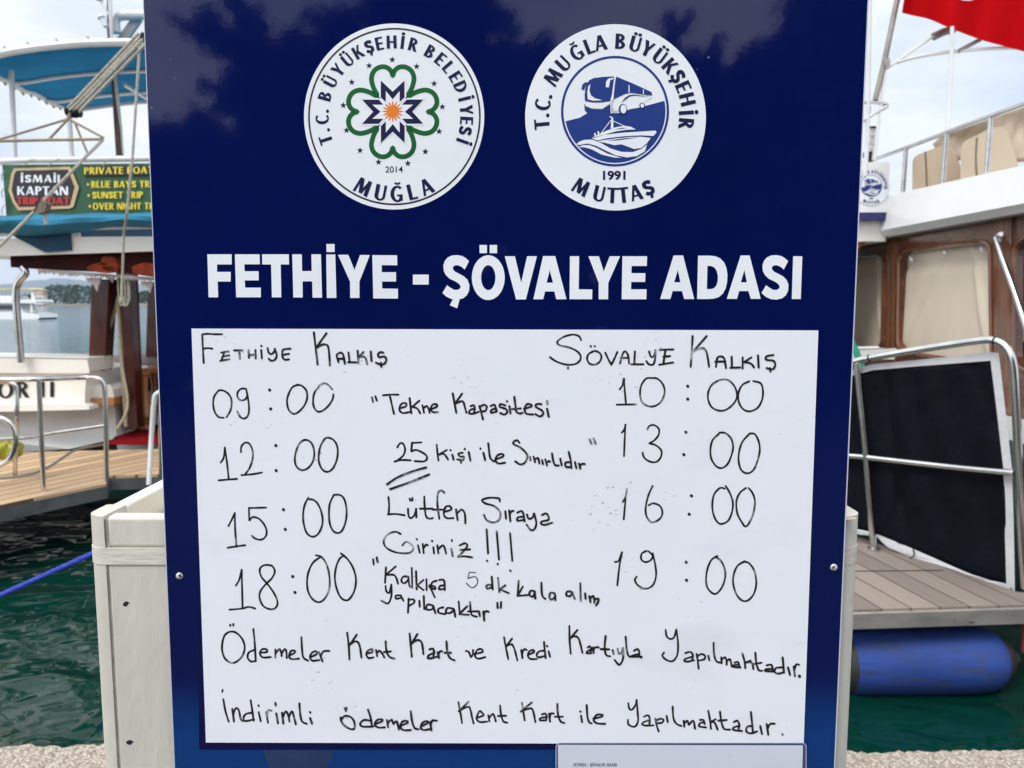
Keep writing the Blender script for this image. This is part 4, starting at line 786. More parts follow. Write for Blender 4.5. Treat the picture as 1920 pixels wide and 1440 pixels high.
def water_mat():
    m = bpy.data.materials.new('sea_water'); m.use_nodes = True
    t = m.node_tree; N = t.nodes; Lk = t.links.new; p = N['Principled BSDF']
    p.inputs['Base Color'].default_value = (0.0012, 0.021, 0.018, 1); p.inputs['Roughness'].default_value = 0.02
    p.inputs['IOR'].default_value = 1.333
    tc = N.new('ShaderNodeTexCoord')
    def noise(scale, det, st, rz=0.0):
        mp = N.new('ShaderNodeMapping'); mp.inputs['Scale'].default_value = st; mp.inputs['Rotation'].default_value = (0, 0, rz)
        Lk(tc.outputs['Object'], mp.inputs[0])
        n = N.new('ShaderNodeTexNoise'); n.inputs['Scale'].default_value = scale; n.inputs['Detail'].default_value = det; n.inputs['Distortion'].default_value = 1.5
        Lk(mp.outputs[0], n.inputs['Vector']); return n.outputs[0]
    a = noise(1.35, 0.3, (1, 1.25, 1), .3); b = noise(4.4, 0.2, (1, 1.3, 1), -.4); c = noise(0.45, 3, (1, 1.7, 1), .1); d = noise(1.1, 4, (1, 2.2, 1), .2)
    sx = N.new('ShaderNodeSeparateXYZ'); Lk(tc.outputs['Object'], sx.inputs[0])
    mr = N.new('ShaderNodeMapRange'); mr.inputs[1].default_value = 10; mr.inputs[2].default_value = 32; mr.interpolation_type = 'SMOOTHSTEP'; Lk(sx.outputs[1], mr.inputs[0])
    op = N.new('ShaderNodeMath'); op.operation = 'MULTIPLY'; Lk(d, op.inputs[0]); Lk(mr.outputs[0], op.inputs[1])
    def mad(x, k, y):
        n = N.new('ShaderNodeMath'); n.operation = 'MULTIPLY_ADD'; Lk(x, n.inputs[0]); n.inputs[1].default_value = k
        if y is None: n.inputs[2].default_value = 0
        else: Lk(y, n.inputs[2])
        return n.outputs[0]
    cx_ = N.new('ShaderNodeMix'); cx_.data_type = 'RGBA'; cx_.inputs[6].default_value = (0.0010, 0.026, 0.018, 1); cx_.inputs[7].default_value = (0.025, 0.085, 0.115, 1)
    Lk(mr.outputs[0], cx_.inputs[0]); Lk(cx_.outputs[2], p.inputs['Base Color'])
    m2 = N.new('ShaderNodeMapRange'); m2.inputs[1].default_value = 9; m2.inputs[2].default_value = 60; m2.inputs[3].default_value = 0.015; m2.inputs[4].default_value = 0.09; Lk(sx.outputs[1], m2.inputs[0]); Lk(m2.outputs[0], p.inputs['Roughness'])
    near = mad(c, 0.16, mad(b, 0.036, mad(a, 0.22, None)))
    iv = N.new('ShaderNodeMapRange'); iv.inputs[1].default_value = 7; iv.inputs[2].default_value = 30; iv.inputs[3].default_value = 1.0; iv.inputs[4].default_value = 0.12; Lk(sx.outputs[1], iv.inputs[0])
    cm = N.new('ShaderNodeMath'); cm.operation = 'MULTIPLY'; Lk(near, cm.inputs[0]); Lk(iv.outputs[0], cm.inputs[1])
    h = mad(op.outputs[0], 0.4, cm.outputs[0])
    bp = N.new('ShaderNodeBump'); bp.inputs['Strength'].default_value = 1.0; bp.inputs['Distance'].default_value = 0.42
    Lk(h, bp.inputs['Height']); Lk(bp.outputs[0], p.inputs['Normal'])
    return m
w = MB()
w.add([(-5000, 1.9, ZW), (5000, 1.9, ZW), (5000, 6500, ZW), (-5000, 6500, ZW)], [(0, 1, 2, 3)])
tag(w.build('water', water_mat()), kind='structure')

# hills across the bay
hl = MB(); prof = P('-900,548 -400,540 -200,546 -100,541 0,534 43,530 97,522 130,523 165,527 210,529 250,530 290,537 420,541 600,535 900,528 1200,538 1500,531 1800,541 2200,534 2700,550')
hx = [(-2500, 556)] + prof + [(4600, 556)]
rows = []
for D, k in ((3600, 0.0), (3900, .45), (4300, .8), (4700, 1.0), (5600, 0.7)):
    row = []
    for j, (x, y) in enumerate(crom(hx, 4)):
        t = at(x, y, 4700); row.append(Vector((t.x * D / 4700, D + rnd.uniform(-80, 80), ZW + (t.z - ZW) * k * (1 + (rnd.uniform(-.05, .05) if 0 < k < 1 else 0)))))
    rows.append(row)
hl.grid(rows)
tag(hl.build('hills', M('hill_scrub', (0.07, 0.10, 0.09), rough=0.9, var=0.4, vs=0.01), smooth=True), kind='structure')
# shore and its wood
SD = 420.0
sh = MB(); sh.add([(-700, SD, ZW + .02), (700, SD, ZW + .02), (700, SD + 6, .5), (-700, SD + 6, .5), (700, SD + 160, 1.0), (-700, SD + 160, 1.0)], [(0, 1, 2, 3), (3, 2, 4, 5)])
tag(sh.build('shore', M('shore_ground', (0.16, 0.14, 0.11), rough=.9, var=.3, vs=.1)), kind='structure')
def leaf(mb, c, s, r):
    a = Vector((r.gauss(0, 1), r.gauss(0, 1), r.gauss(0, 1))).normalized(); b = a.orthogonal().normalized(); d = a.cross(b)
    mb.add([c + b * s, c + d * s * .6, c - b * s, c - d * s * .6], [(0, 1, 2, 3)])
m_leaf_far = M('far_foliage', (0.030, 0.066, 0.034), rough=.9, var=.4, vs=.12, spec=.1)
tops = P('-400,545 -200,548 -60,553 0,556 30,555 55,551 72,548 84,541 96,535 112,533 130,532 148,534 165,536 185,541 205,545 225,546 250,548 270,546 300,543 420,540 700,538 1000,541 1400,536 1700,540 1990,537 2300,543')
wd = MB()
for x in range(-395, 2300, 3):
    ty = next(a[1] + (b[1] - a[1]) * (x - a[0]) / (b[0] - a[0]) for a, b in zip(tops, tops[1:]) if a[0] <= x <= b[0])
    Y = SD + rnd.uniform(6, 50); t = at(x, ty + rnd.uniform(-1.2, 2.5), Y)
    H = t.z - 0.4
    if 62 < x < 88 or 200 < x < 216: 
        if Y < SD + 25: Y += 30
    dens = 44 if -100 < x < 420 else 24
    cw = H * rnd.uniform(.22, .4)
    for _ in range(dens):
        u = rnd.random() ** .7
        rad = cw * math.sqrt(max(0.05, 1 - (2 * u - 1) ** 2)) * rnd.uniform(.4, 1)
        an = rnd.uniform(0, 6.28)
        leaf(wd, Vector((t.x * Y / Y + math.cos(an) * rad, Y + math.sin(an) * rad, .4 + u * H * .98)), rnd.uniform(.5, 1.1) * (1 if dens > 10 else 2), rnd)
tag(wd.build('woodland', m_leaf_far), 'dark green wood along the far shore of the bay', 'wood', kind='stuff')
# houses on the far shore
def house(px, py0, py1, hw, Y, label, roof):
    c = at(px, py1, Y); c.z = 0.3; h = at(px, py0, Y).z - .3
    o = thing('shore_house', c, label, 'house')
    m_ = MB(); m_.box((c.x, c.y, .3 + h * .31), (hw * 2, hw * 1.6, h * .62)); m_.build('wall', M('house_wall', (.72, .70, .64), .8), o)
    m_ = MB(); z0 = .3 + h * .62; a = hw * 1.12; b = hw * .95
    m_.add([(c.x - a, c.y - b, z0), (c.x + a, c.y - b, z0), (c.x + a, c.y + b, z0), (c.x - a, c.y + b, z0), (c.x - a * .5, c.y, .3 + h), (c.x + a * .5, c.y, .3 + h)],
           [(0, 1, 5, 4), (1, 2, 5), (2, 3, 4, 5), (3, 0, 4), (3, 2, 1, 0)]); m_.build('roof', roof, o)
    for k in (-.5, 0.05, .55):
        m_ = MB(); m_.box((c.x + k * hw, c.y - hw * .8 - .02, .3 + h * .33), (hw * .24, .06, h * .26)); m_.build('window', m_dark, o)
m_tile = M('roof_tile', (.34, .22, .15), .8, var=.2)
house(77, 541, 563, 2.4, SD + 5, 'white house with tiled roof on the far shore beside the wood', m_tile)
house(207, 548, 564, 2.2, SD + 4, 'small pale house with tiled roof on the far shore, seen between the mahogany posts', m_tile)

# far motor yacht, at anchor
m_white = M('white_gelcoat', (.78, .79, .78), rough=.3, var=.04, vs=2, coat=.3)
m_glass = M('dark_window', (.02, .025, .03), rough=.08, var=.1)
YD = 97.0
def yp(x, y, Y=YD): return at(x, y, Y)
yc = yp(0, 597); yc.z = ZW
yacht = thing('motor_yacht', yc, 'white two deck motor yacht at anchor on the bay behind the steel rail', 'boat')
def ypart(name, mat, quads, y0, y1, **k):
    m_ = MB()
    for q_ in quads: m_.prism([Vector((p.x * (YD + y0) / YD, YD + y0, p.z)) for p in [yp(*c) for c in q_]], (0, y1 - y0, 0))
    return m_.build(name, mat, yacht, **k)
ypart('hull', m_white, [P('-150,592 -150,584 40,585 72,588 75,595 68,598.5 -140,598.5')], -1.9, 1.9, bevel=.25)
ypart('deck_rail', m_steel, [P('-20,580 72,583 72,584 -20,581'), P('69,583 70,583 70,590 69,590'), P('40,582 41,582 41,588 40,588')], -1.7, -1.6)
ypart('saloon', m_white, [P('-120,569 32,569 44,585 -120,585')], -1.4, 1.4, bevel=.15)
ypart('window', m_glass, [P('-100,573 -20,573 -20,581 -100,581'), P('-8,572 24,572 32,583 -2,583'), ], -1.46, -1.42)
ypart('upper_deck', m_white, [P('-125,562 64,562 67,565.5 66,568.5 -125,568.5')], -1.9, 1.9, bevel=.1)
ypart('fly_screen', m_white, [P('-120,553 20,554 30,562 -120,562')], -1.5, 1.5, bevel=.1)
ypart('aft_post', m_white, [P('58,549 62,549 64,563 59,563'), P('56,568 60,568 61,586 57,586')], -1.5, -1.3)
ypart('sun_canopy', M('tan_canopy', (.50, .42, .26), .7), [P('-60,541 48,540 62,543 62,545 -60,545')], -1.5, 1.5)
# small white boat further out
sb = at(205, 572, 330); sb.z = ZW
small = thing('small_boat', sb, 'tiny white cabin boat moored near the far shore, seen between the mahogany posts', 'boat')
m_ = MB(); m_.prism([(sb.x - 3.2, sb.y, ZW - .1), (sb.x + 2.6, sb.y, ZW - .1), (sb.x + 3.6, sb.y, ZW + 1.1), (sb.x - 3.4, sb.y, ZW + .9)], (0, 2, 0)); m_.build('hull', m_white, small, bevel=.1)
m_ = MB(); m_.prism([(sb.x - 2.0, sb.y + .3, ZW + .95), (sb.x + 1.2, sb.y + .3, ZW + .95), (sb.x + .7, sb.y + .3, ZW + 2.2), (sb.x - 1.8, sb.y + .3, ZW + 2.2)], (0, 1.4, 0)); m_.build('cabin', m_white, small, bevel=.1)
m_ = MB(); m_.prism([(sb.x - 1.7, sb.y + .26, ZW + 1.5), (sb.x + .9, sb.y + .26, ZW + 1.5), (sb.x + .6, sb.y + .26, ZW + 2.0), (sb.x - 1.6, sb.y + .26, ZW + 2.0)], (0, .03, 0)); m_.build('window', m_glass, small)

# trees on the promenade behind the photographer: seen as dark shapes mirrored in the gloss of the board
tw = MB(); VD = 14.0
blobs = P('285,370,118 400,355,105 480,300,85 470,205,34 480,45,15 487,78,12 440,78,10 470,115,16 425,95,8 388,82,9 520,160,52 575,130,34 610,150,60 640,95,36 700,90,48 760,35,60 850,45,70 880,-40,50 930,125,60 1010,190,70 1110,215,80 1210,190,60 1245,100,26 1300,170,56 1395,150,34 1400,200,70 1490,175,60 1545,60,60 1580,-40,80 1640,60,110 800,200,120 1700,250,150 200,370,118 620,300,120 740,150,60 960,320,120 1300,330,130 1550,300,140 1130,330,110 850,330,120')
for bx, by, br in blobs:
    for _ in range(int(br * br * .075) + 25):
        a = rnd.uniform(0, 6.28); r_ = br * math.sqrt(rnd.random())
        w_ = ray(bx + math.cos(a) * r_, by - 30 + math.sin(a) * r_); X = w_.x / w_.y * VD; Z = 1.45 + w_.z / w_.y * VD
        leaf(tw, Vector((X, -VD + 1.9 + rnd.uniform(-1.5, 1.5), Z)), rnd.uniform(.12, .26), rnd)
for k in range(6500):
    leaf(tw, Vector((rnd.uniform(-11, 11), -VD + rnd.uniform(0, 2.4), rnd.uniform(.3, 3.6))), rnd.uniform(.25, .45), rnd)
for k in range(14):
    x = -11 + 22 * (k + .5) / 14; tw.tube([(x, -VD + 2, 0), (x + rnd.uniform(-.2, .2), -VD + 2, 3.6)], [.16, .09], 8)
tag(tw.build('promenade_trees', M('promenade_foliage', (.03, .05, .02), rough=.8, var=.4, vs=2)), 'leafy promenade trees mirrored in the glossy blue board', 'trees', kind='stuff')

# the hazy air over the bay
hz = MB(); hz.box((0, 2900, 250), (10400, 7300, 502.6))
m_hz = bpy.data.materials.new('bay_haze'); m_hz.use_nodes = True; t_ = m_hz.node_tree; t_.nodes.clear()
vp = t_.nodes.new('ShaderNodeVolumePrincipled'); vo_ = t_.nodes.new('ShaderNodeOutputMaterial'); t_.links.new(vp.outputs[0], vo_.inputs['Volume'])
vp.inputs['Color'].default_value = (.62, .77, 1.0, 1); vp.inputs['Density'].default_value = 0.00016
HAZE = True
if HAZE: tag(hz.build('haze', m_hz), 'thin bluish haze over the bay', kind='stuff')

# ---------------------------------------------------------------- left tour boat
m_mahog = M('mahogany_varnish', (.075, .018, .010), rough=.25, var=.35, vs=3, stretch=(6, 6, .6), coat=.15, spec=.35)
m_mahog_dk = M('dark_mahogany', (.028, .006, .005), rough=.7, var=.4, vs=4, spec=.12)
m_teak_lt = M('light_varnished_wood', (.36, .15, .045), rough=.35, var=.3, vs=4, stretch=(5, 5, .7), coat=.3)
m_teak = planks('teak_planks', (.50, .345, .205), .15, 0, rough=.6, var=.34, gap=(.13, .075, .04), gapw=.13)
m_hullw = M('hull_white_paint', (.80, .78, .72), rough=.4, var=.05, vs=1.2)
m_hullw2 = M('hull_grey_white', (.76, .75, .72), rough=.5, var=.08, vs=1.5)
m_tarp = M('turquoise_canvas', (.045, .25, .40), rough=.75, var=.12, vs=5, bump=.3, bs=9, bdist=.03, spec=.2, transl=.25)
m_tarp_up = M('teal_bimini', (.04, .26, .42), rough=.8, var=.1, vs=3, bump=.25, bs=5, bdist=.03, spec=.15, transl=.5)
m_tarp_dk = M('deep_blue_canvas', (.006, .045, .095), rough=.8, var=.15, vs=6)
m_tube_w = M('white_tube', (.66, .67, .66), rough=.35, var=.06, vs=5)
m_rope = M('rope_fibre', (.46, .43, .36), rough=.9, var=.3, vs=60, bump=.8, bs=180)
m_rope_t = M('tan_rope', (.30, .26, .17), rough=.9, var=.3, vs=60)
m_carpet = M('red_carpet', (.20, .004, .006), rough=.95, var=.25, vs=40, spec=.1)
m_orange = M('shaded_orange_cloth', (.22, .035, .012), rough=.8, var=.45, vs=9, bump=.6, bs=14, bdist=.03, spec=.15)  # darkened orange: the shade under the roof is put into the colour
m_lace = M('white_fringe', (.44, .40, .38), rough=.9, var=.2, vs=20)

tb = thing('tour_boat', (-6.2, 9.2, ZW), 'white hulled wooden tour boat with mahogany posts and turquoise canopies at left', 'boat')
ZD = -0.05
# boarding platform
pf = MB()
A = [atz(-420, 1040, ZD), atz(0, 947, ZD), atz(199, 906, ZD), atz(204, 892, ZD), atz(330, 888, ZD), atz(470, 886, ZD), atz(470, 838, ZD), atz(-420, 858, ZD)]
pf.prism(A, (0, 0, -.025))
dv = atz(192, 890, ZD) - atz(0, 931, ZD); m_teak.node_tree.nodes['Mapping'].inputs['Rotation'].default_value = (0, 0, math.pi / 2 - math.atan2(dv.y, dv.x))
pf.build('platform', m_teak, tb)
fr = MB()
A2 = [p + Vector((0, 0, -.027)) for p in A]
for i in range(5):
    a, b = A2[i], A2[i + 1]
    n = Vector(((b - a).y, -(b - a).x, 0)).normalized()
    fr.hexa([a + n * .006, b + n * .006, b - n * .05, a - n * .05], [p + Vector((0, 0, -.10)) for p in (a + n * .006, b + n * .006, b - n * .05, a - n * .05)])
fr.build('platform_frame', M('platform_metal', (.20, .21, .22), rough=.35, metal=.6, var=.2), tb)
# rails on the platform
def pr(points, r, name='handrail', mat=None, n=5):
    m_ = MB(); m_.tube(points, r, 10, n); return m_.build(name, mat or m_steel, tb, smooth=True)
pA, pB_, pC = atz(200, 904, ZD), atz(82, 921, ZD), atz(28, 892, ZD)
rl = lambda x, y, Y: at(x, y, Y)
pr([rl(-200, 716, pB_.y - .3), rl(0, 712, pB_.y), rl(70, 711, pB_.y), rl(150, 708, pA.y), rl(182, 709, pA.y), rl(193, 718, pA.y), rl(197, 745, pA.y), rl(198.5, 800, pA.y), pA], .02)
pr([rl(-200, 835, pB_.y - .3), rl(34, 822, pB_.y), rl(75, 816, (pA.y + pB_.y) / 2), rl(197, 798, pA.y)], .015, 'mid_rail', n=2)
pr([rl(73, 713, pB_.y), rl(78, 830, pB_.y), pB_], .019, 'rail_post', n=2)
pr([rl(0, 716, pB_.y + .25), rl(22, 718, pB_.y + .25), rl(31, 732, pB_.y + .25), rl(31, 800, pB_.y + .25), rl(28, 890, pC.y)], .018, 'rail_post')
pr([rl(-22, 786, pB_.y - .2), rl(3, 784, pB_.y - .2), rl(22, 797, pB_.y - .2), rl(30, 826, pB_.y - .2), rl(20, 858, pB_.y - .2), rl(0, 872, pB_.y - .2), rl(-24, 872, pB_.y - .2)], .02, 'rail_loop')
pr([atz(279, 909, ZD), rl(284, 820, pA.y), rl(289, 752, pA.y), rl(295, 738, pA.y), rl(312, 733, pA.y), rl(360, 733, pA.y)], .02, 'handrail', m_tube_w)
pr([atz(302, 893, ZD), rl(301, 800, pA.y + .2), rl(303, 742, pA.y + .2)], .018, 'rail_post')
# hull and bulwark
HY = 7.95
h = MB()
h.pquad(P('-420,664 165,672 166,698 -420,697'), HY + .02, .5); h.build('bulwark_cap', m_hullw, tb, bevel=.02)
h = MB(); h.pquad(P('-420,697 160,698 160,757 -420,768'), HY + .06, 1.2); bulw = h.build('bulwark', m_hullw, tb, bevel=.01)
h = MB(); h.pquad(P('-420,770 151,757 166,762 168,768 -420,782'), HY - .02, .5); h.build('rubbing_strake', m_hullw, tb, bevel=.015)
h = MB()
f_ = [at(-420, 780, HY + .05), at(168, 767, HY + .05), at(214, 752, HY + .5), at(219, 822, HY + .42), at(130, 842, HY + .25), at(-420, 872, HY + .25)]
h.prism(f_, (0, 1.6, 0)); h.build('hull', m_hullw2, tb)
h = MB(); h.prism([(at(x, y, HY + .5)) for x, y in P('-420,840 222,836 222,860 -420,862')], (0, 3, 0)); h.build('hull_bottom', M('dark_antifouling', (.012, .02, .02), .6), tb)
hb = MB(); hb.prism([Vector((p.x, HY + .5, p.z)) for p in [at(-420, 850, HY + .5), at(480, 840, HY + .5)]] + [Vector((at(480, 840, HY + .5).x, HY + .5, ZW - .2)), Vector((at(-420, 850, HY + .5).x, HY + .5, ZW - .2))], (0, 2.8, 0)); hb.build('hull_bottom', m_dark, tb)
h = MB(); h.pquad(P('167,724 206,723 212,730 212,747 168,747'), HY + .2, .7); h.build('stern_seat', m_hullw, tb, bevel=.03)
h = MB(); h.pquad(P('168,748 213,746 214,759 168,763'), HY + .16, .6); h.build('wood_step', m_teak_lt, tb, bevel=.006)
nm = MB(); line_px(nm, 'OR', -5, 55, 746.5, 30, lambda o_: (lambda x, y: at(x, y, HY + .052 - o_)), 0, -.02); line_px(nm, 'II', 76, 101, 745, 29, lambda o_: (lambda x, y: at(x, y, HY + .052 - o_)), 0, -.02, .3)
nm.build('name_lettering', m_print_black, bulw)
# the other half of the stern and its posts, beyond the boarding gap
h = MB(); h.pquad(P('470,676 655,678 655,700 470,700'), HY + .02, .5); h.build('bulwark_cap', m_hullw, tb, bevel=.02)
h = MB(); h.pquad(P('474,700 650,701 640,765 474,766'), HY + .06, 1.2); h.build('bulwark', m_hullw, tb, bevel=.01)
h = MB(); h.pquad(P('474,766 640,765 622,845 474,850'), HY + .1, 1.6); h.build('hull', m_hullw2, tb)
h = MB(); a_, b_ = at(655, 690, HY + .3), at(600, 690, HY + .3)
h.prism([Vector((a_.x, HY + .3, a_.z)), Vector((a_.x, HY + 7, a_.z)), Vector((b_.x, HY + 7, ZW - .2)), Vector((b_.x, HY + .3, ZW - .2))], (-.06, 0, 0)); h.build('hull_side', m_hullw, tb)
for x_, Y_ in ((520, 8.3), (560, 11.5)):
    h = MB(); h.pquad([(x_, 520), (x_ + 24, 520), (x_ + 24, 693), (x_, 693)], Y_, .16); h.build('mahogany_post', m_mahog, tb, bevel=.012)
# cockpit
h = MB(); A3 = [atz(203, 834, ZD + .03), atz(560, 834, ZD + .03), atz(560, 803, ZD + .03), atz(231, 804, ZD + .03)]
h.prism(A3, (0, 0, .012)); h.build('red_carpet', m_carpet, tb)
h = MB(); h.pquad(P('219,833 560,833 560,843 221,846'), HY + .42, .12); h.build('door_sill', m_hullw, tb, bevel=.01)
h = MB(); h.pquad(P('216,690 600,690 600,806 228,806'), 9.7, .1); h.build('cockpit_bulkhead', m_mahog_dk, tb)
h = MB(); h.prism([at(193, 669, 10.5), at(281, 660, 11.6), at(640, 660, 11.6), at(640, 680, 9.4), at(300, 680, 9.4), at(192, 689, 9.4)], (0, 0, -.1)); h.build('bench_seat', M('bench_vinyl', (.16, .12, .115), .6, var=.15), tb)
h = MB(); h.pquad(P('168,690 600,692 600,699 169,698'), 8.9, .5); h.build('table_top', m_teak_lt, tb, bevel=.015)
for x in (217, 269, 289):
    h = MB(); Yb = 8.8 if x != 289 else 9.4
    y1 = 803 if x != 289 else 775
    a, b = at(x, 698, Yb), at(x + (5 if x < 289 else 2), y1, Yb); b = Vector((a.x, a.y, b.z))
    h.lathe(a, b, [(0, .075), (.04, .075), (.06, .055), (.12, .05), (.3, .04), (.5, .05), (.68, .085), (.78, .095), (.86, .06), (.88, .075), (.92, .05), (.94, .08), (1, .085)], 18)
    h.build('baluster', m_teak_lt, tb, smooth=True)
for q_, Y in (('174,525 205,525 194,693 168,690', 8.3), ('219,500 243,500 256,803 238,803', 8.45), ('279,530 295,530 290,668 275,668', 10.8)):
    h = MB(); h.pquad(P(q_), Y, .16); h.build('mahogany_post', m_mahog, tb, bevel=.012)
pr([rl(42, 500, 7.9), rl(48, 512, 7.9), rl(36, 527, 7.9), rl(30, 545, 7.9), rl(32, 590, 7.9), rl(40, 680, 7.9)], .036, 'stanchion')
# wheelhouse roof
RY = 7.75
h = MB(); h.pquad(P('-160,470 21,478 560,462 560,444 140,446 -160,452'), RY, 5.5); h.build('roof_edge', m_hullw, tb, bevel=.01)
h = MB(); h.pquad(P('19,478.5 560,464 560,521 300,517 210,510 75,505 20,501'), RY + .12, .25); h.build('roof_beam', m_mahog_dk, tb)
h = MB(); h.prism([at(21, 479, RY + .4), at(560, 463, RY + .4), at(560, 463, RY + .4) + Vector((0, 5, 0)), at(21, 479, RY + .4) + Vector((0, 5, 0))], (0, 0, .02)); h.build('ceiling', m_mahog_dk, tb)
h = MB()
for i in range(60):
    x = 70 + i * 5.5; y = 504 + (x - 70) * .075
    h.prism([at(x, y, RY + .1), at(x + 5, y, RY + .1), at(x + 4.6, y + rnd.uniform(3, 7), RY + .1), at(x + 2.5, y + rnd.uniform(6, 11), RY + .1), at(x + .4, y + rnd.uniform(3, 7), RY + .1)], (0, .015, 0))
for x0, y0, w_, hh in ((160, 521, 30, 26), (262, 528, 26, 22), (200, 520, 14, 10)):
    h.prism([at(x0, y0, RY + .14), at(x0 + w_, y0, RY + .14), at(x0 + w_ * .8, y0 + hh * .6, RY + .14), at(x0 + w_ * .72, y0 + hh, RY + .14), at(x0 + w_ * .5, y0 + hh * .5, RY + .14), at(x0 + w_ * .2, y0 + hh * .4, RY + .14)], (0, .02, 0))
h.build('lace_fringe', m_lace, tb)
h = MB()
rows = []
for k, dy in enumerate((0, 3, 8, 14, 22, 30)):
    rows.append([at(x, 404 + (x < 60) * (60 - x) * .03 + dy * (1 + .25 * math.sin(x * .02)) - x * .012 + 1.2 * math.sin(x * .06 + k), RY - .06 - .16 * math.sin(k / 5 * math.pi) - .01 * math.sin(x * .045 + k)) for x in range(-160, 561, 12)])
h.grid(rows); h.build('rolled_awning', m_tarp, tb, smooth=True, thick=.02)
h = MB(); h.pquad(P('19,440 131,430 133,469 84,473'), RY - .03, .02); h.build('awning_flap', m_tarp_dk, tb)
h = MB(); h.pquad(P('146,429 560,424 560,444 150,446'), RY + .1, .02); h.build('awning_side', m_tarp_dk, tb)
h = MB(); h.tube([at(-160, 446, RY - .05), at(0, 440, RY - .05), at(140, 429, RY - .05), at(300, 425, RY - .05), at(560, 420, RY - .05)], .02, 8, 3); h.build('awning_pipe', m_tube_w, tb, smooth=True)
h = MB(); h.tube([at(138, 428, RY + .04), at(137, 447, RY + .04)], .045, 10); h.tube([at(145, 430, RY + .04), at(149, 446, RY + .04)], .02, 8); h.build('pipe_bracket', m_tube_w, tb, smooth=True)
# upper deck rail, canopy, mast
UY = 8.0
h = MB(); h.tube([at(-160, 302, UY), at(0, 303, UY), at(60, 300.5, UY), at(290, 297, UY), at(560, 294, UY)], .033, 10, 2); h.build('upper_rail', m_tube_w, tb, smooth=True)
for pts in ([(21, 132), (24, 205), (28, 303)], [(130, 222), (132, 260), (135, 302)]):
    h = MB(); h.tube([at(x, y, UY + .02) for x, y in pts], .026, 10); h.build('canopy_post', m_tube_w, tb, smooth=True)
near = P('-60,112 -25,107 0,100 40,92 90,85.5 150,80 205,78 260,78 330,81 430,90'); far = P('118,196 128,201 140,204 150,203 165,200.5 190,197 220,193 270,188 330,187 430,194')
nb_ = crom(near, 3); fb_ = crom(far, 3); rows = []
for k in range(9):
    t = k / 8; row = []
    for a, b in zip(nb_, fb_):
        p = at(a[0], a[1], 7.7).lerp(at(b[0], b[1], 10.2), t); p.z += .05 * math.sin(t * math.pi * 3) ** 2 * -.6; row.append(p)
    rows.append(row)
h = MB(); h.grid(rows); cano = h.build('canopy', m_tarp_up, tb, smooth=True, thick=.012)
for k, r_ in ((0, .038), (3, .024), (6, .024), (8, .02)):
    h = MB(); h.tube([p + Vector((0, -.005, -.03 if k else -.01)) for p in rows[k]], r_, 8); h.build('canopy_hoop', m_tube_w, cano, smooth=True)
h = MB(); h.tube([r_[0] + Vector((0, 0, -.02)) for r_ in rows], .034, 8); h.build('canopy_hoop', m_tube_w, cano, smooth=True)
h = MB()
for k in range(11):
    t = (k + .5) / 11; i = t * 8; a = rows[int(i)][0].lerp(rows[min(8, int(i) + 1)][0], i % 1); h.tube([a + Vector((-.05, 0, .02)), a + Vector((.01, 0, -.075))], .012, 6)
for k in range(1, 24, 3):
    a = rows[0][k]; h.tube([a + Vector((-.02, 0, .05)), a + Vector((.03, 0, -.05))], .009, 6)
h.build('canopy_lacing', m_rope_t, cano)
for a, b in (((168, 116), (196, 136)), ((232, 158), (290, 194))):
    h = MB(); h.tube([at(*a, 8.8), at(*b, 9.6)], .022, 8); h.build('canopy_brace', m_tube_w, tb, smooth=True)
h = MB(); h.tube([at(203, -60, 8.6), at(206, 60, 8.6), at(210, 95, 8.6), at(217, 180, 8.6), at(225, 300, 8.6)], [.018, .03, .034, .037, .04], 10); h.build('mast', M('weathered_mast', (.10, .055, .035), .6, var=.5, vs=4, stretch=(4, 4, .8)), tb, smooth=True)
h = MB(); h.tube([at(201, -60, 8.5), at(207, 40, 8.5), at(211, 95, 8.55), at(226, 240, 8.6), at(229, 290, 8.6)], [.012, .014, .018, .02, .02], 8)
h.tube([at(207, -60, 8.5), at(209, 40, 8.5), at(211, 78, 8.5)], .012, 8)
h.tube([at(186, -4, 8.5), at(194, 12, 8.5), at(203, 28, 8.5)], .014, 8); h.build('mast_tube', m_tube_w, tb, smooth=True)
h = MB(); h.tube([at(187, -8, 8.5), at(187, 1, 8.5)], .035, 10); h.lathe(at(188, 29, 8.4), at(200, 52, 8.4), [(0, .035), (.2, .04), (.25, .028), (.9, .026), (1, .01)], 12); h.build('mast_fitting', m_tube_w, tb, smooth=True)
h = MB(); h.tube([at(218, 62, 8.7), at(216, 42, 8.7), at(221, 32, 8.7), at(234, 29, 8.7), at(300, 28, 8.7), at(420, 28, 8.7)], .05, 12, 4); h.build('boom_gallows', m_tube_w, tb, smooth=True)
h = MB(); h.pquad(P('216,76 243,38 264,37 236,76'), 8.75, .05); h.build('gallows_plate', M('grey_plate', (.45, .47, .46), .5), tb)
h = MB(); h.tube([at(262, 86, 7.0), at(248, 300, 7.0), at(238, 400, 7.05), at(232, 440, 7.3), at(229, 540, 7.4), at(227, 566, 7.4)], .012, 8)
for dx in (-3, 2, 5): h.tube([at(229 + dx, 478, 7.9), at(224 + dx, 530, 7.9), at(229 + dx, 572, 7.9), at(238 + dx, 560, 7.9), at(236 + dx, 520, 7.9), at(231 + dx, 480, 7.9)], .007, 6, 4)
h.build('halyard', m_rope, tb)
h = MB(); h.tube([at(221, 560, 8.1), at(224, 620, 8.1), at(230, 690, 8.1), at(239, 745, 8.0), at(236, 775, 7.9), at(219, 805, 7.7)], .014, 8, 4)
h.tube([at(221, 560, 8.25), at(226, 640, 8.25), at(232, 730, 8.25), at(236, 800, 8.2)], .02, 8, 4); h.tube([at(222, 556, 8.4), at(209, 605, 8.4), at(198, 624, 8.4)], .02, 8, 3)
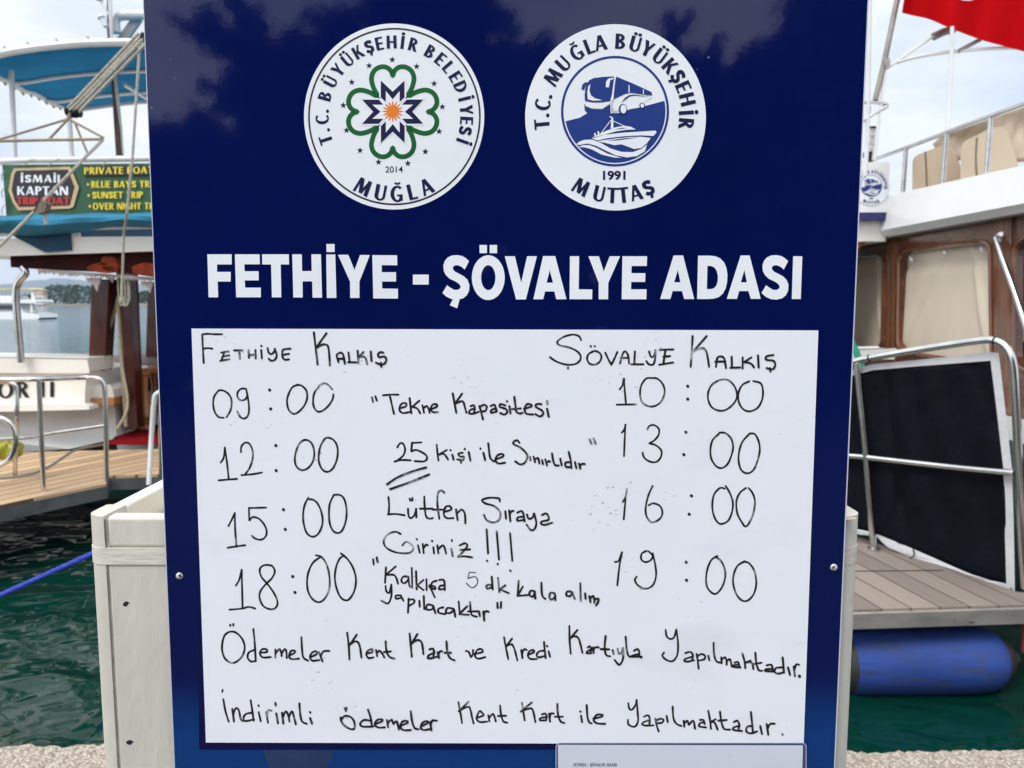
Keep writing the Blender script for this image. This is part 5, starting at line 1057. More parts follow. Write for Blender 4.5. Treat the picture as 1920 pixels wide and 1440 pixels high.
h.build('hanging_hose', m_rope_t, tb)
h = MB(); h.tube([at(196, 833, 7.4), at(140, 845, 7.0), at(90, 876, 6.6), at(40, 893, 6.3), at(-60, 900, 6.2)], .012, 8, 5); h.build('deck_cable', M('grey_cable', (.2, .18, .16), .6), tb)
# boom tackle
for a, b in (((258, 64), (127, 203)), ((263, 69), (134, 205)), ((268, 74), (139, 209)), ((272, 84), (147, 211)), ((262, 78), (131, 207))):
    h = MB(); h.tube([at(a[0] + 2, a[1] - 2, 6.4), at(*b, 6.4)], .0125, 8); h.build('tackle_rope', m_rope, tb, smooth=True)
for c in ((128, 209), (135, 212), (141, 212), (148, 211), (270, 70)):
    h = MB(); p = at(*c, 6.42); h.lathe(p + Vector((-.016, 0, 0)), p + Vector((.016, 0, 0)), [(0, .032), (.2, .04), (.5, .03), (.8, .04), (1, .032)], 16); h.build('pulley_sheave', m_dark, tb, smooth=True)
h = MB(); kn = at(128, 223, 6.4); h.tube([at(133, 211, 6.4), kn], .016, 8)
for e in ((-40, 273), (92, 261), (194, 258), (166, 292)): h.tube([kn if e[0] != 166 else at(141, 232, 6.4), at(*e, 6.4)], .010, 8)
h.tube([at(-40, 265.5, 6.4), at(80, 262.5, 6.4), at(191, 261, 6.4)], .012, 8); h.build('boom_bridle', m_rope_t, tb)
h = MB(); a, b = at(193, 262, 6.4), at(84, 374, 6.3); pts = []
for s_ in (0, math.pi):
    pts = []
    for i in range(90):
        t = i / 89; p = a.lerp(b, t); pts.append(p + Vector((math.cos(t * 95 + s_) * .008, 0, math.sin(t * 95 + s_) * .008)))
    h.tube(pts, .009, 5)
h.tube([at(66, 395, 6.3), at(0, 461, 6.2), at(-60, 520, 6.2)], .012, 8); h.tube([at(84, 376, 6.3), at(84, 400, 6.3), at(86, 421, 6.3)], .014, 6)
h.build('twisted_rope', m_rope, tb)
h = MB(); h.pquad(P('64,394 78,376 88,382 84,398 66,399'), 6.26, .05); h.build('rope_block', M('old_wood_block', (.17, .14, .10), .7, var=.4, vs=40), tb, bevel=.008)

# orange life jackets in the roof rack
for q_, lab in (('162,501 178,494 192,492 215,499 217,510 190,512 163,506', 'flat orange life jacket at the left end of the roof rack'), ('188,492 192,480 216,482 222,502 214,512 192,504', 'bulky orange life jacket standing in the roof rack left of the near post'),
                ('246,500 270,492 300,496 330,506 330,522 290,520 250,514', 'folded orange life jacket in the roof rack right of the near post')):
    c = at(*P(q_)[0], RY); o = MB(); o.pquad(rrect(P(q_), 5, 3), RY + .05, .09)
    ob = o.build('life_jacket', m_orange, smooth=True); tag(ob, lab, 'life jacket', 'orange life jackets under the tour boat roof')
# yellow net bag on the platform
yb = MB(); c = at(16, 839, pB_.y + .5); rows = []
for i in range(13):
    th = math.pi * i / 12; row = []
    for j in range(25):
        ph = 2 * math.pi * j / 24; k = 1 + .12 * math.sin(5 * ph + 3 * th) + .08 * math.sin(9 * ph - 4 * th) + .06 * rnd.uniform(-1, 1) * (j < 24)
        row.append(c + Vector((math.sin(th) * math.cos(ph) * .10 * k, math.sin(th) * math.sin(ph) * .10 * k, math.cos(th) * .09 * k - .02)))
    rows.append(row)
yb.grid(rows); tag(yb.build('yellow_bag', M('yellow_plastic', (.30, .29, .02), .4, var=.3, vs=12, bump=.6, bs=20), smooth=True), 'crumpled yellow plastic bag on the teak platform behind the rail loop', 'bag')

# banner
bn = thing('boat_banner', at(250, 402, UY - .12), 'green vinyl banner with yellow boat trip lettering tied to the upper rail', 'banner')
BY = UY - .12
rows = []
for k in range(12):
    t = k / 11; row = []
    for j in range(50):
        u = j / 49; x = 4 + 8 * t + u * 420; y = (309 - u * 420 * .011) * (1 - t) + (405 - u * 420 * .011) * t
        row.append(at(x, y, BY + .012 * math.sin(u * 60 + t * 7) * math.exp(-u * 14)))
    rows.append(row)
h = MB(); h.grid(rows); sheet = h.build('sheet', M('banner_green', (.012, .085, .034), .45, var=.08, vs=4), bn, smooth=True)
BZ = lambda k: (lambda x, y: at(x / 4.645, 270 + y / 4.645, BY - .016 - .003 * k))
BK = lambda o_: (lambda x, y: at(x / 4.645, 270 + y / 4.645, BY - .018 - o_))
def bpoly(name, mat, s, k):
    m_ = MB(); m_.poly([BZ(k)(*p) for p in P(s)]); m_.build(name, mat, sheet)
bpoly('badge_border', M('banner_tan', (.55, .40, .22), .5), '98,262 122,212 612,198 688,380 640,545 610,562 158,578 110,505 74,405', 0)
bpoly('badge', m_print_black, '122,268 140,232 590,222 648,372 606,535 165,548 128,490 100,402', 1)
m_ = MB(); line_px(m_, 'İSMAİL', 180, 548, 335, 66, BK, .004); line_px(m_, 'KAPTAN', 150, 592, 445, 76, BK, .004, 0, .08); m_.build('lettering', m_print_white, sheet)
m_ = MB(); line_px(m_, 'TRIP BOAT', 145, 606, 526, 64, BK, .004, 0, .08); m_.build('lettering', M('banner_red', (.62, .02, .015), .5), sheet)
bpoly('strip', m_print_black, '722,195 1420,185 1420,268 722,278', 1)
m_ = MB(); line_px(m_, 'PRIVATE BOAT', 732, 1335, 263, 60, BK, .004, -.012, .09)
for s, x0, x1, y in (('BLUE BAYS TRIP', 795, 1368, 381), ('SUNSET TRIP', 803, 1245, 474), ('OVER NIGHT TRIP', 808, 1400, 572)): line_px(m_, s, x0, x1, y, 58, BK, .004, -.006, .09)
for x, y in ((766, 352), (772, 448), (782, 543)): m_.poly([BZ(2)(*p) for p in ellipse(x, y, 10, 11, 14)])
m_.build('lettering', M('banner_yellow', (.78, .62, .03), .5), sheet)
m_ = MB()
for x in (45, 92, 142, 192, 242): m_.tube([at(x, 311, BY - .02), at(x + 6, 303, BY - .05), at(x + 20, 298, BY)], .006, 6)
for y in (320, 352, 384): m_.tube([at(8, y, BY - .02), at(3, y + 8, BY - .02), at(4, y + 18, BY)], .005, 6)
m_.build('tie_cord', m_rope, bn)
# blue mooring line
mr_ = MB(); a, b = atz(-60, 1146, ZW + .12), at(260, 1000, 2.9); a = at(-120, 1170, 3.4); b = at(240, 1008, 3.4)
for s_ in (0, 2.09, 4.19):
    mr_.tube([a.lerp(b, i / 119) + Vector((0, math.cos(i * 1.1 + s_) * .0068, math.sin(i * 1.1 + s_) * .0068)) for i in range(120)], .0068, 6)
tag(mr_.build('mooring_rope', M('blue_rope', (.018, .045, .42), rough=.6, var=.2, vs=80), smooth=True), 'taut bright blue mooring rope above the green water at left', 'rope')

# ---------------------------------------------------------------- right wooden boat
m_wood = M('varnished_cabin_wood', (.11, .036, .017), rough=.22, var=.45, vs=2.2, stretch=(1.2, 1.2, 4), coat=.5)
m_wood_v = M('varnished_upright', (.14, .048, .02), rough=.22, var=.5, vs=3, stretch=(8, 8, .7), coat=.5)
m_blind = M('beige_blind', (.58, .50, .40), rough=.7, var=.08, vs=2, bump=.4, bs=3.0, bdist=.06, stretch=(1, 1, .6), spec=.2)
m_leather = M('beige_upholstery', (.46, .37, .27), rough=.5, var=.07, vs=3, bump=.15, bs=8, bdist=.02)
m_tube_b = M('polished_rail', (.58, .57, .55), rough=.25, metal=.9, var=.15, vs=8)
wb_ = thing('wooden_boat', (4.2, 6.0, ZW), 'white topped boat with varnished cabin and beige window blinds at right', 'boat')
XS = 3.2
def X_(x, y, dx=0.0): return atx(x, y, XS + dx)
topl = lambda x: 365 - (x - 1675) * 55 / 245
crl = lambda x: 430 - (x - 1662) * 49 / 258
botl = lambda x: 446 - (x - 1662) * 46 / 258
xs = [1560, 1610, 1662, 1720, 1800, 1880, 1960, 2060, 2200]
h = MB(); rows = []
back = [X_(x, topl(x), -.1) + Vector((1.8, 0, 0)) for x in xs]
rows = [back, [X_(x, topl(x) - .5, -.09) for x in xs], [X_(x, topl(x), -.10) for x in xs], [X_(x, crl(x), -.13) for x in xs], [X_(x, botl(x), -.06) for x in xs], [X_(x, botl(x) + 1, .05) for x in xs]]
h.grid(rows); h.build('cabin_roof', m_white, wb_, smooth=True)
h = MB(); h.tube([X_(x, botl(x) - 1, -.055) for x in xs], .012, 8); h.build('roof_underside_line', M('underside_grey', (.12, .11, .11), .6), wb_)  # dark grey line along the underside of the overhanging roof edge
W1 = rrect(P('1686,472 1857,450 1861,684 1683,660'), 24)
W2 = rrect(P('1575,489 1657,476 1654,655 1575,645'), 20)
W3 = rrect(P('1902,446 2060,425 2060,716 1900,693'), 34)
lowl = lambda x: 710 + (x - 1600) * .239
outer = [(1560, botl(1560))] + [(x, botl(x)) for x in (1700, 1850, 2000)] + [(2110, botl(2110)), (2110, lowl(2110)), (1560, lowl(1560))]
h = MB(); h.prism([X_(*p, .02) for p in outer], (.06, 0, 0), [[X_(*p, .02) for p in w_] for w_ in (W1, W2, W3)]); h.build('cabin_side', m_wood, wb_)
for x0, x1 in ((1663, 1678), (1864, 1897)):
    h = MB(); h.prism([X_(x0, botl(x0) + 3, .004), X_(x1, botl(x1) + 3, .004), X_(x1, lowl(x1) - 4, .004), X_(x0, lowl(x0) - 4, .004)], (.016, 0, 0)); h.build('upright', m_wood_v, wb_, bevel=.006)
for w_, bl_ in ((W1, 1), (W2, 1), (W3, 0)):
    h = MB(); loop = [X_(*p, .018) for p in w_]; h.tube(loop + [loop[0], loop[1]], .017, 8); fr_ = h.build('window_frame', m_wood_v, wb_, smooth=True)
    if bl_:
        xs0, xs1 = min(p[0] for p in w_) - 3, max(p[0] for p in w_) + 3; ys0, ys1 = min(p[1] for p in w_) - 4, max(p[1] for p in w_) + 4
        c00, c10, c11, c01 = [X_(*p, .07) for p in ((xs0, ys0 + 14), (xs1, ys0 - 4), (xs1, ys1 + 4), (xs0, ys1 - 6))]
        rows = []
        for i in range(41):
            v_ = i / 40; row = []
            for j in range(61):
                u = j / 60; p = c00.lerp(c10, u).lerp(c01.lerp(c11, u), v_)
                p.x += .034 * math.exp(-((u - .55 + .6 * (v_ - .15)) / .03) ** 2) * v_ + .012 * math.sin(u * 9 + v_ * 4) + .018 * math.exp(-((v_ - .18) / .05) ** 2) - .022 * math.exp(-((u - .8 - .2 * v_) / .03) ** 2)
                row.append(p)
            rows.append(row)
        m_ = MB(); m_.grid(rows); m_.build('blind', m_blind, fr_, smooth=True)
        m_ = MB()
        for hx in ((1707, 483), (1770, 470), (1839, 465)) if w_ is W1 else ((1645, 487),):
            m_.tube([X_(hx[0], hx[1] - 3, .045), X_(hx[0], hx[1] + 4, .03), X_(hx[0] + 2.5, hx[1] + 6, .035), X_(hx[0] + 3, hx[1] + 1, .045)], .006, 6)
        m_.build('blind_hook', m_print_white, fr_)
    else:
        m_ = MB(); m_.prism([X_(1930, 520, .35), X_(2060, 500, .35), X_(2060, 590, .35), X_(1908, 590, .35), X_(1912, 545, .35)], (.02, 0, 0)); m_.build('far_pane', M('reflected_view_colour', (.25, .32, .36), .1), fr_)  # pane's blue-grey colour stands in for the outside view it reflects
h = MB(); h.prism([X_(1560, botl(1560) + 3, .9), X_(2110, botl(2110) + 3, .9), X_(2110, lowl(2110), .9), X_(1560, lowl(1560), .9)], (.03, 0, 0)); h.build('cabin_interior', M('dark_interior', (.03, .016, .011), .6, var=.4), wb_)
h = MB(); h.prism([X_(1903, 602, .12), X_(1918, 600, .12), X_(1918, 640, .12), X_(1903, 640, .12)], (.04, 0, 0)); sw = h.build('switch_panel', M('grey_switch_panel', (.35, .34, .33), .5), wb_, bevel=.004)
h = MB()
for y in (611, 628): h.prism([X_(1907, y, .115), X_(1914, y, .115), X_(1914, y + 7, .115), X_(1907, y + 7, .115)], (.01, 0, 0))
h.build('socket', m_dark, sw)
h = MB(); h.tube([X_(1868, 446, -.02), X_(1880, 485, -.05), X_(1905, 556, -.05), X_(1930, 630, -.05), X_(1950, 690, -.05)], .019, 12); h.lathe(X_(1880, 445, .02), X_(1874, 448, -.02), [(0, .04), (.4, .04), (.5, .02), (1, .02)], 14)
h.build('grab_rail', m_steel, wb_, smooth=True)
# hull side, cap rail and deck edge
h = MB(); hx_ = [1560, 1680, 1800, 1920, 2110]
rows = [[X_(x, lowl(x), .06) for x in hx_], [X_(x, lowl(x), -.12) for x in hx_], [X_(x, lowl(x) + (x - 1000) * .05, -.12) for x in hx_]]
h.grid(rows); h.build('gunwale', m_white, wb_)
h = MB(); t_ = rows[2]; h.grid([t_, [Vector((p.x + .12, p.y, ZW - .15)) for p in t_]]); h.build('hull', M('dark_hull_tone', (.010, .022, .022), .3, var=.2), wb_)  # one even dark green from the gunwale down
h = MB(); h.pquad(P('1560,656 1679,655 1681,659 1676,673 1560,675'), 6.2, .3); h.build('boarding_ledge', m_white, wb_, bevel=.01)
# upper deck rail
tr = P('1600,312 1638,299 1700,277 1775,248 1860,217 1920,196 2000,168')
h = MB(); h.tube([X_(x, y, -.05) for x, y in tr], .017, 10); h.build('upper_rail', m_tube_b, wb_, smooth=True)
for a, b in (((1699, 277), (1693, 361)), ((1775, 248), (1768, 344)), ((1858, 218), (1850, 325)), ((1960, 182), (1948, 303))):
    h = MB(); h.tube([X_(*a, -.05), X_(*b, -.05)], .017, 10); h.build('rail_post', m_tube_b, wb_, smooth=True)
# canopy frame poles
pY = 6.2
def pole(name, pts, r, sm=0, mat=None, Y=pY):
    h = MB(); h.tube([at(x, y, Y) for x, y in pts], r, 10, sm); return h.build(name, mat or m_tube_b, wb_, smooth=True)
m_pole = M('weathered_pole', (.25, .23, .20), .4, var=.25, vs=5, metal=.2)
pole('flagpole', [(1704, -90), (1680, 10), (1660, 108), (1641, 188)], .021, 0, m_pole)
pole('frame_pole', [(1630, -20), (1630.5, 8), (1629, 110), (1626, 262), (1622, 330)], .017, 0, m_tube_w)
pole('frame_pole', [(1622, 4), (1626, 5), (1636, -6), (1650, -30)], .012, 2)
pole('frame_pole', [(1660, 130), (1652, 190), (1647, 230), (1640, 300)], .011, 0, m_tube_w)
pole('pole_bracket', [(1612, 191), (1645, 192), (1660, 195), (1662, 200), (1640, 212), (1618, 226), (1600, 232)], .015, 3)
pole('frame_pole', [(1785, 50), (1785, 90), (1781, 170), (1776, 247)], .014, 0, m_tube_w, 6.0)
pole('canopy_hoop', [(1683, 117), (1705, 110), (1740, 103), (1785, 97), (1830, 93), (1890, 90), (1980, 90)], .014, 3, m_tube_w)
pole('canopy_strut', [(1661, 130), (1700, 102), (1750, 68)], .010, 0, m_tube_w)
pole('canopy_strut', [(1750, 69), (1768, 60), (1790, 54)], .030, 0, m_pole)
pole('canopy_strut', [(1795, 97), (1815, 86), (1838, 74)], .016, 0, m_pole)
h = MB()
for k in range(5): h.tube([at(1655 + k, 108 + 3 * k, pY - .03), at(1663 + k * .4, 112 + 3 * k, pY - .04), at(1668, 109 + 3 * k, pY - .02)], .006, 6)
h.build('lashing', m_rope, wb_)
# seats on the upper deck
def seat(q_, Y, lab, seam):
    o = thing('deck_seat', at(sum(p[0] for p in q_) / len(q_), max(p[1] for p in q_), Y), lab, 'seat', 'beige padded seats on the upper deck')
    m_ = MB(); m_.prism([at(x, y, Y) for x, y in q_], (.20, .30, 0)); m_.build('backrest', m_leather, o, bevel=.055)
    m_ = MB(); m_.tube([at(x, y, Y - .004) for x, y in seam], .006, 6, 3); m_.build('piping', M('brown_piping', (.16, .12, .08), .6), o)
    c = at(q_[0][0], q_[0][1], Y); m_ = MB(); b = at(sum(p[0] for p in q_) / len(q_), 352, Y); m_.box((b.x + .3, b.y + .42, b.z - .06), (.5, .5, .12)); m_.build('cushion', m_leather, o, bevel=.04)
s1 = rrect(P('1711,294 1770,271 1787,273 1803,330 1806,352 1710,372'), 12, 4); s2 = rrect(P('1802,268 1864,237 1887,237 1909,310 1916,330 1800,350'), 14, 4)
seat(s1, 6.35, 'beige padded deck seat, the one farther along the rail from the photo edge', P('1735,284 1737,320 1738,360'))
seat(s2, 5.95, 'beige padded deck seat, the larger nearer one under the draped cover', P('1832,258 1830,300 1833,345'))
cv = MB(); rows = []
for i in range(14):
    v_ = i / 13; row = []
    for j in range(40):
        u = j / 39; x = 1750 + u * 250; y0 = 270 - min(u, .08) * 150 - u * 88; y = y0 + v_ * (40 + u * 95)
        p = at(x, y, 6.75 - u * .6 + .2 * v_ * (1 - v_)); p.y += .012 * math.sin(u * 46 + v_ * 10) * min(1, u * 4) + .03 * math.sin(u * 14 - v_ * 6)
        row.append(p)
    rows.append(row)
cv.grid(rows); tag(cv.build('seat_cover', m_leather, smooth=True, thick=.03), 'wrinkled beige cover draped behind the padded deck seats', 'cover')
# flag
fl = thing('flag', at(1690, 24, 6.1), 'red flag with white crescent and star flying from the leaning pole', 'flag')
rows = []
be = crom(P('1691,24 1715,30 1742,36 1772,49 1805,62 1840,75 1880,86 1925,98 1980,112 2040,130'), 4)
for i in range(20):
    t = i / 19; row = []
    for j, (x, y) in enumerate(be):
        u = j / (len(be) - 1)
        p = at(x + 8 + t * (26 - u * 10) - 8 * (1 - t), y - t * (230 + 20 * u), 6.1 + .07 * math.sin(u * 13 + t * 1.5) + .03 * math.sin(u * 29 - t * 4))
        row.append(p)
    rows.append(row)
h = MB(); h.grid(rows); cl = h.build('cloth', M('flag_red', (.50, .0015, .004), .8, var=.08, vs=3, bump=.2, bs=60, spec=.08, transl=.4), fl, smooth=True)
def on_flag(u, v):
    j = max(0, min(u, .999)) * (len(be) - 1); i = max(0, min(v, .999)) * 19
    a, b = rows[int(i)][int(j)].lerp(rows[int(i)][int(j) + 1], j % 1), rows[int(i) + 1][int(j)].lerp(rows[int(i) + 1][int(j) + 1], j % 1)
    return a.lerp(b, i % 1) + Vector((0, -.012, 0))
m_ = MB(); o_ = []; c_ = []
for k in range(41): a = R(40 + 280 * k / 40); o_.append((.40 + .148 * math.cos(a), .465 + .21 * math.sin(a) * 1.08))
for k in range(41): a = R(318 - 276 * k / 40); c_.append((.435 + .119 * math.cos(a), .465 + .17 * math.sin(a) * 1.08))
for k in range(40): m_.add([on_flag(*o_[k]), on_flag(*o_[k + 1]), on_flag(*c_[39 - k]), on_flag(*c_[40 - k])], [(0, 1, 2, 3)])
m_.build('crescent', m_print_white, cl)
m_ = MB(); m_.poly([on_flag(.60 + (.075 if k % 2 == 0 else .03) * math.cos(math.pi * k / 5 + math.pi), .465 + (.105 if k % 2 == 0 else .042) * math.sin(math.pi * k / 5 + math.pi)) for k in range(10)]); m_.build('star', m_print_white, cl)

# ---------------------------------------------------------------- ferry whose wheelhouse corner shows beside the board
fb = thing('ferry_boat', at(1400, 640, 6.6), 'white ferry with a round blue emblem and navy band, mostly hidden behind the board', 'boat')
fb.location.z = ZW
FYD = 6.5
h = MB(); h.prism([at(x, y, FYD) for x, y in rrect(P('1200,306 1669,304 1664,398 1200,400'), 6, 4)], (0, 1.6, 0)); cap = h.build('wheelhouse_roof', m_white, fb, bevel=.008)
h = MB(); h.pquad(P('1200,399.5 1670,399 1669,413 1200,415'), FYD - .02, 1.64); h.build('navy_band', M('navy_band_paint', (.016, .018, .11), .35), fb, bevel=.005)
h = MB(); h.pquad(P('1200,414.5 1661,414 1660,452.5 1200,455'), FYD + .05, 1.5); h.build('wheelhouse_wall', m_hullw, fb, bevel=.005)
h = MB(); h.pquad(P('1240,454 1626,452.5 1611,466 1240,468'), FYD + .12, 1.3); h.build('wood_cornice', m_teak_lt, fb)
h = MB(); h.prism([at(1240, 466, FYD + .15), at(1590, 466, FYD + .15), Vector((at(1590, 466, FYD + .15).x, FYD + .15, -.1)), Vector((at(1240, 466, FYD + .15).x, FYD + .15, -.1))], (0, 1.2, 0)); h.build('cabin_wall', m_hullw, fb)
hlz = MB(); a = at(1200, 700, FYD).x; b = at(1585, 700, FYD).x
hlz.prism([(a, FYD, -.1), (b, FYD, -.1), (b - .1, FYD, ZW - .2), (a + .1, FYD, ZW - .2)], (0, 3, 0)); hlz.build('hull', m_hullw, fb, bevel=.03)
for x_ in (1280, 1390, 1500):
    h = MB(); h.prism([at(x, y, FYD + .14) for x, y in rrect([(x_ - 42, 500), (x_ + 42, 500), (x_ + 42, 590), (x_ - 42, 590)], 10, 4)], (0, .02, 0)); h.build('cabin_window', m_glass, fb)
h = MB(); h.tube([Vector((at(1215, 700, FYD).x, FYD + .05, .75)), Vector((at(1570, 700, FYD).x, FYD + .05, .75))], .02, 8)
for x_ in (1220, 1335, 1450, 1565): h.tube([Vector((at(x_, 700, FYD).x, FYD + .05, -.1)), Vector((at(x_, 700, FYD).x, FYD + .05, .75))], .015, 8)
h.build('deck_rail', m_steel, fb, smooth=True)
ec = (1634, 350.5); kx = 34.0 / 642
emblem_two(cap, lambda off: (lambda x, y: at(ec[0] + (x - 697.5) * kx, ec[1] + (y - 720) * kx, FYD - .001 - off * 3)), False, .0006, True)
h = MB(); a, b = at(1629, 303, FYD + .2), at(1635, 238, FYD + .2)
h.lathe(a, b, [(0, .030), (.10, .032), (.12, .052), (.26, .052), (.27, .036), (.3, .036)], 16); nl = h.build('navigation_light', m_dark, fb, smooth=True)
h = MB(); h.lathe(a.lerp(b, .27), b, [(0, .040), (.12, .040), (.14, .026), (.3, .026), (.32, .042), (.50, .042), (.52, .03), (.62, .03), (.64, .044), (.92, .044)], 16); h.build('lens', M('clear_lens', (.62, .64, .64), .15, var=.2, vs=30), nl, smooth=True)
h = MB(); h.lathe(a.lerp(b, .93), b, [(0, .052), (.8, .052), (1, .03)], 16); h.build('cap', m_dark, nl, smooth=True)
for pts in ([(1622, 300), (1627, 250), (1630, 200)], [(1637, 300), (1643, 260), (1648, 225)]):
    h = MB(); h.tube([at(x, y, FYD + .1) for x, y in pts], .014, 8); h.build('light_bracket', m_tube_b, fb, smooth=True)

# ---------------------------------------------------------------- gangway with handrail, canvas screen, fender
ZG = -0.10
gw = thing('gangway', atz(1800, 1100, ZG), 'plank deck gangway with metal edge and steel handrail at right', 'gangway')
G = [atz(1470, 1148, ZG), atz(1608, 1143, ZG), atz(1920, 1134, ZG), atz(2060, 1130, ZG), atz(2060, 1113, ZG), atz(1908, 1110, ZG), atz(1642, 1018, ZG), atz(1470, 960, ZG)]
dv = atz(1729, 1137, ZG) - atz(1634, 1085, ZG)
m_gang = planks('grey_brown_planks', (.235, .195, .165), .155, math.pi / 2 - math.atan2(dv.y, dv.x) + 0, rough=.7, var=.28, gap=(.07, .05, .04), gapw=.06)
h = MB(); h.prism(G, (0, 0, -.03)); h.build('deck', m_gang, gw)
h = MB(); cr = []
for (x, y), (x2, y2) in (((1470, 1073), (1770, 1070)),):
    p, q2 = atz(x, y, ZG + .001), atz(x2, y2, ZG + .001); h.prism([p, q2, q2 + Vector((0, .012, 0)), p + Vector((0, .012, 0))], (0, 0, .0008))
h.build('deck_joint', m_dark, gw)
h = MB(); a, b = G[0], G[3]
o2 = Vector((0, -.012, 0)); dz = Vector((0, 0, -.012)); dn = Vector((0, 0, -.088))
h.hexa([a + o2 + dz, b + o2 + dz, b + dz + Vector((0, .05, 0)), a + dz + Vector((0, .05, 0))], [p + dn for p in (a + o2 + dz, b + o2 + dz, b + dz + Vector((0, .05, 0)), a + dz + Vector((0, .05, 0)))])
h.build('edge_beam', M('weathered_metal', (.33, .31, .28), rough=.45, metal=.4, var=.2, vs=5, dirt=(.03, .03, .03), dirt_s=14, dirt_lo=.6, dirt_hi=.68, stretch=(1, 1, 2.5)), gw, bevel=.006)
h = MB(); c0 = Vector((0, 0, -.055)); h.prism([p + c0 for p in G], (0, 0, -.02)); h.build('underside', m_dark, gw)
def gY(x): return 4.05 + (1914 - x) * (4.75 - 4.05) / 284
def gp(x, y, dy=0.0): return at(x, y, gY(x) + dy)
def grail(name, pts, r, sm=6, mat=None): 
    h = MB(); h.tube([gp(x, y) for x, y in pts], r, 14, sm); return h.build(name, mat or m_steel, gw, smooth=True)
grail('handrail', [(1480, 715), (1592, 681), (1628, 672), (1720, 656), (1800, 643.5), (1842, 638), (1862, 638), (1880, 645), (1892, 659), (1900, 685), (1904, 740), (1909, 850), (1916, 990), (1923, 1104)], .0215)
grail('mid_rail', [(1480, 845), (1588, 854), (1622, 857), (1700, 866), (1800, 877), (1902, 886.5)], .0185)
grail('rail_post', [(1607, 682), (1611, 730), (1618, 800), (1623, 852), (1628, 920), (1633, 975), (1639, 1030)], .0195)
h = MB(); p = gp(1639, 1031); h.lathe(p + Vector((0, 0, -.005)), p + Vector((0, 0, .012)), [(0, .04), (1, .038)], 16); h.build('post_flange', m_steel, gw)
h = MB(); p = gp(1630, 671.5); h.lathe(gp(1629, 671.8), gp(1631.5, 671.3), [(0, .0235), (1, .0235)], 14); p1, p2 = gp(1864, 638.3), gp(1867, 639); h.lathe(p1, p2, [(0, .0235), (1, .0235)], 14); h.build('rail_collar', m_dark, gw)
# canvas screen with white border
def Z7(s): return [(1560 + x / 2.483, 600 + y / 2.483) for x, y in P(s)]
IN = Z7('-100,305 85,261 190,233 400,215 740,189 770,430 800,690 806,950 814,1229 735,1212 656,1187 600,1164 534,1135 460,1102 375,1065 300,1034 231,1006 180,987 135,978 -100,925')
OUT = Z7('-130,280 85,238 190,206 400,186 742,150 776,152 805,400 838,690 846,950 852,1294 762,1269 690,1247 608,1222 560,1199 497,1165 430,1132 367,1102 310,1080 261,1058 235,1036 216,1014 180,1003 135,1000 -130,945')
cs = thing('canvas_screen', gp(1780, 1060, .04), 'dark navy canvas screen with white border tied to the gangway handrail', 'screen')
h = MB(); rows = []
def edge_y(poly, x, up):
    ys = []
    for (ax, ay), (bx, by) in zip(poly, poly[1:] + poly[:1]):
        if (ax - x) * (bx - x) <= 0 and ax != bx: ys.append(ay + (by - ay) * (x - ax) / (bx - ax))
    return (min(ys) if up else max(ys)) if ys else 0
xL, xR = IN[0][0] + .1, 1858
cols = [xL + (xR - xL) * i / 60 for i in range(61)]
for k in range(41):
    t = k / 40; row = []
    for x in cols:
        y0, y1 = edge_y(IN, x, True), edge_y(IN, x, False)
        xx = x + max(0, (x - 1780) / 78) * (2 + 27 * (1 - (1 - t) ** 2.6))
        y = y0 + (y1 - y0) * t if x < 1855 else 676 + t * 419
        yb = edge_y(IN, min(xx, 1885), False)
        y = y0 + (yb - y0) * t
        row.append(gp(xx, y, .045 + .012 * math.sin(x * .035 + t * 2) + .025 * math.exp(-((x - 1660 - 40 * t) / 9) ** 2) * (1 - t * .4) + .018 * math.exp(-((x - 1730 + 60 * t) / 10) ** 2) - .016 * math.exp(-((x - 1850 + 90 * t) / 12) ** 2) * (1 - t) + .006 * math.sin(x * .09 - t * 9)))
    rows.append(row)
h.grid(rows); h.build('canvas', M('navy_canvas', (.0028, .0038, .0075), .7, var=.4, vs=4, bump=.5, bs=7, bdist=.03, spec=.11), cs, smooth=True, thick=.003)
h = MB()
ringO = [gp(x, y, .036) for x, y in OUT]; ringI = [gp(x, y, .036) for x, y in IN]
h.prism(ringO, (0, .005, 0), [[p for p in ringI]]); h.build('border', M('white_webbing', (.58, .585, .60), .7, var=.08, vs=12, bump=.3, bs=30), cs)
h = MB()
for k in range(5): h.tube([gp(1886 + k * 1.5, 1104 + k, .02), gp(1882 + k * 3, 1112 - k, .0), gp(1893 + k * 2, 1110 + k, .0), gp(1895, 1103, .02)], .004, 6, 3)
h.tube([gp(1712, 1030, .03), gp(1714, 1040, .02), gp(1708, 1046, .01), gp(1702, 1049, .01)], .004, 6, 3)
h.build('tie_cord', m_dark, cs)
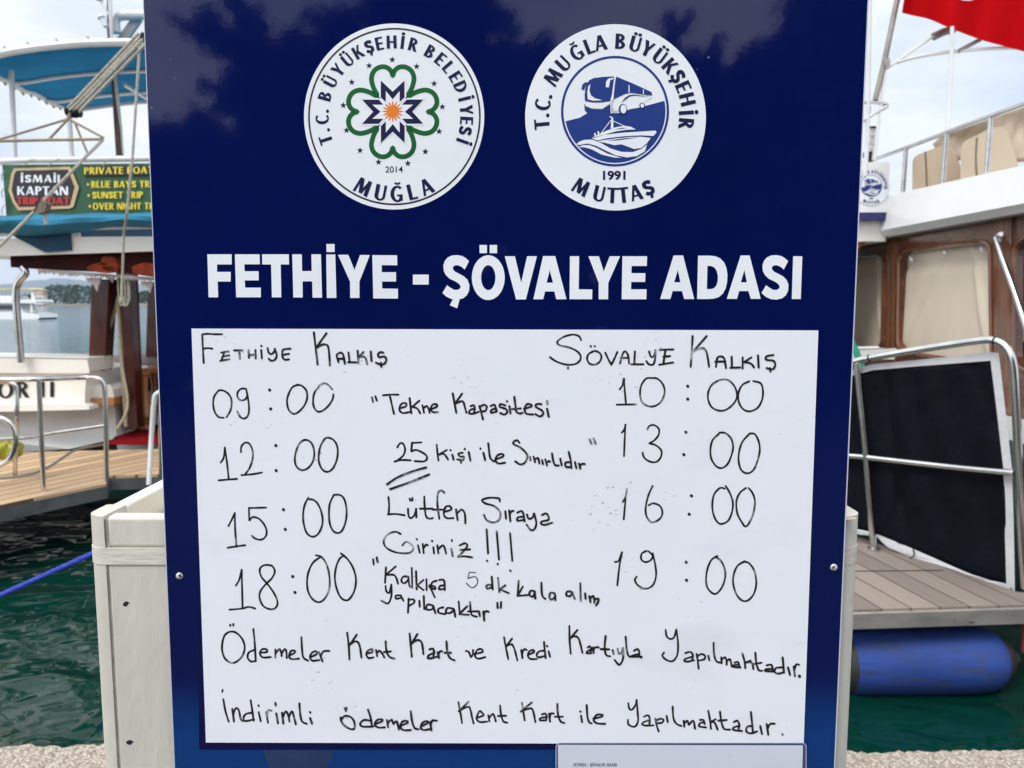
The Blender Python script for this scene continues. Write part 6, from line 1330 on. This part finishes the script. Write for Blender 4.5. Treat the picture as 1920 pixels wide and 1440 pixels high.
# fender
fc = at(1748, 1237, 3.98); fa, fbv = at(1560, 1238, 3.98), at(1919, 1234, 3.98)
fn = thing('boat_fender', fc, 'fat scuffed blue inflatable fender floating under the gangway edge', 'fender')
Rf = 66.0 / 1450 * 3.98
m_rubber = M('black_rubber', (.022, .022, .022), .6, var=.3, vs=8)
m_fend = M('blue_fender_vinyl', (.016, .052, .25), rough=.68, var=.2, vs=5, dirt=(.035, .045, .085), dirt_s=16, dirt_lo=.5, dirt_hi=.72, stretch=(.35, 1, 1.6), bump=.3, bs=24)
def fx_(px): return fa.lerp(fbv, (px - 1560) / 359)
h = MB(); a1, b1 = fx_(1585), fx_(1866)
h.lathe(a1, b1, [(0, Rf * .955), (.02, Rf * .975), (.06, Rf), (.4, Rf * 1.005), (.72, Rf), (.82, Rf * .985), (.89, Rf * .95), (.94, Rf * .895), (.975, Rf * .83), (1, Rf * .75)], 48)
h.build('body', m_fend, fn, smooth=True)
for e0, e1, r0 in ((fx_(1867), fx_(1904), Rf * .755), (fx_(1584), fx_(1540), Rf * .96)):
    h = MB(); e00 = e0 + (e0 - e1) * .12; h.lathe(e00, e1, [(0, r0), (.12, r0 * .985), (.3, r0 * .88), (.55, r0 * .68), (.75, r0 * .52), (.8, r0 * .35), (1, r0 * .3)], 32); h.build('end_cap', m_rubber, fn, smooth=True)
# small ropes
h = MB(); h.tube([at(1916, 1121, 4.0), at(1924, 1126, 3.98), at(1940, 1128, 3.98)], .014, 8); h.tube([at(1926, 1130, 3.96), at(1920, 1190, 3.96), at(1921, 1222, 3.96)], .014, 8)
tag(h.build('red_rope', M('pink_red_rope', (.45, .05, .08), .8, var=.4, vs=80), smooth=True), 'short red rope hanging from the gangway corner beside the blue fender', 'rope')
h = MB(); h.tube([at(1580, 610, 5.4), at(1597, 640, 5.4), at(1612, 676, 5.3), at(1625, 720, 5.3)], .022, 8); tag(h.build('green_rope', M('green_rope_fibre', (.01, .22, .14), .8, var=.3, vs=60), smooth=True), 'thick green rope slanting beside the blue board above the steel handrail', 'rope')
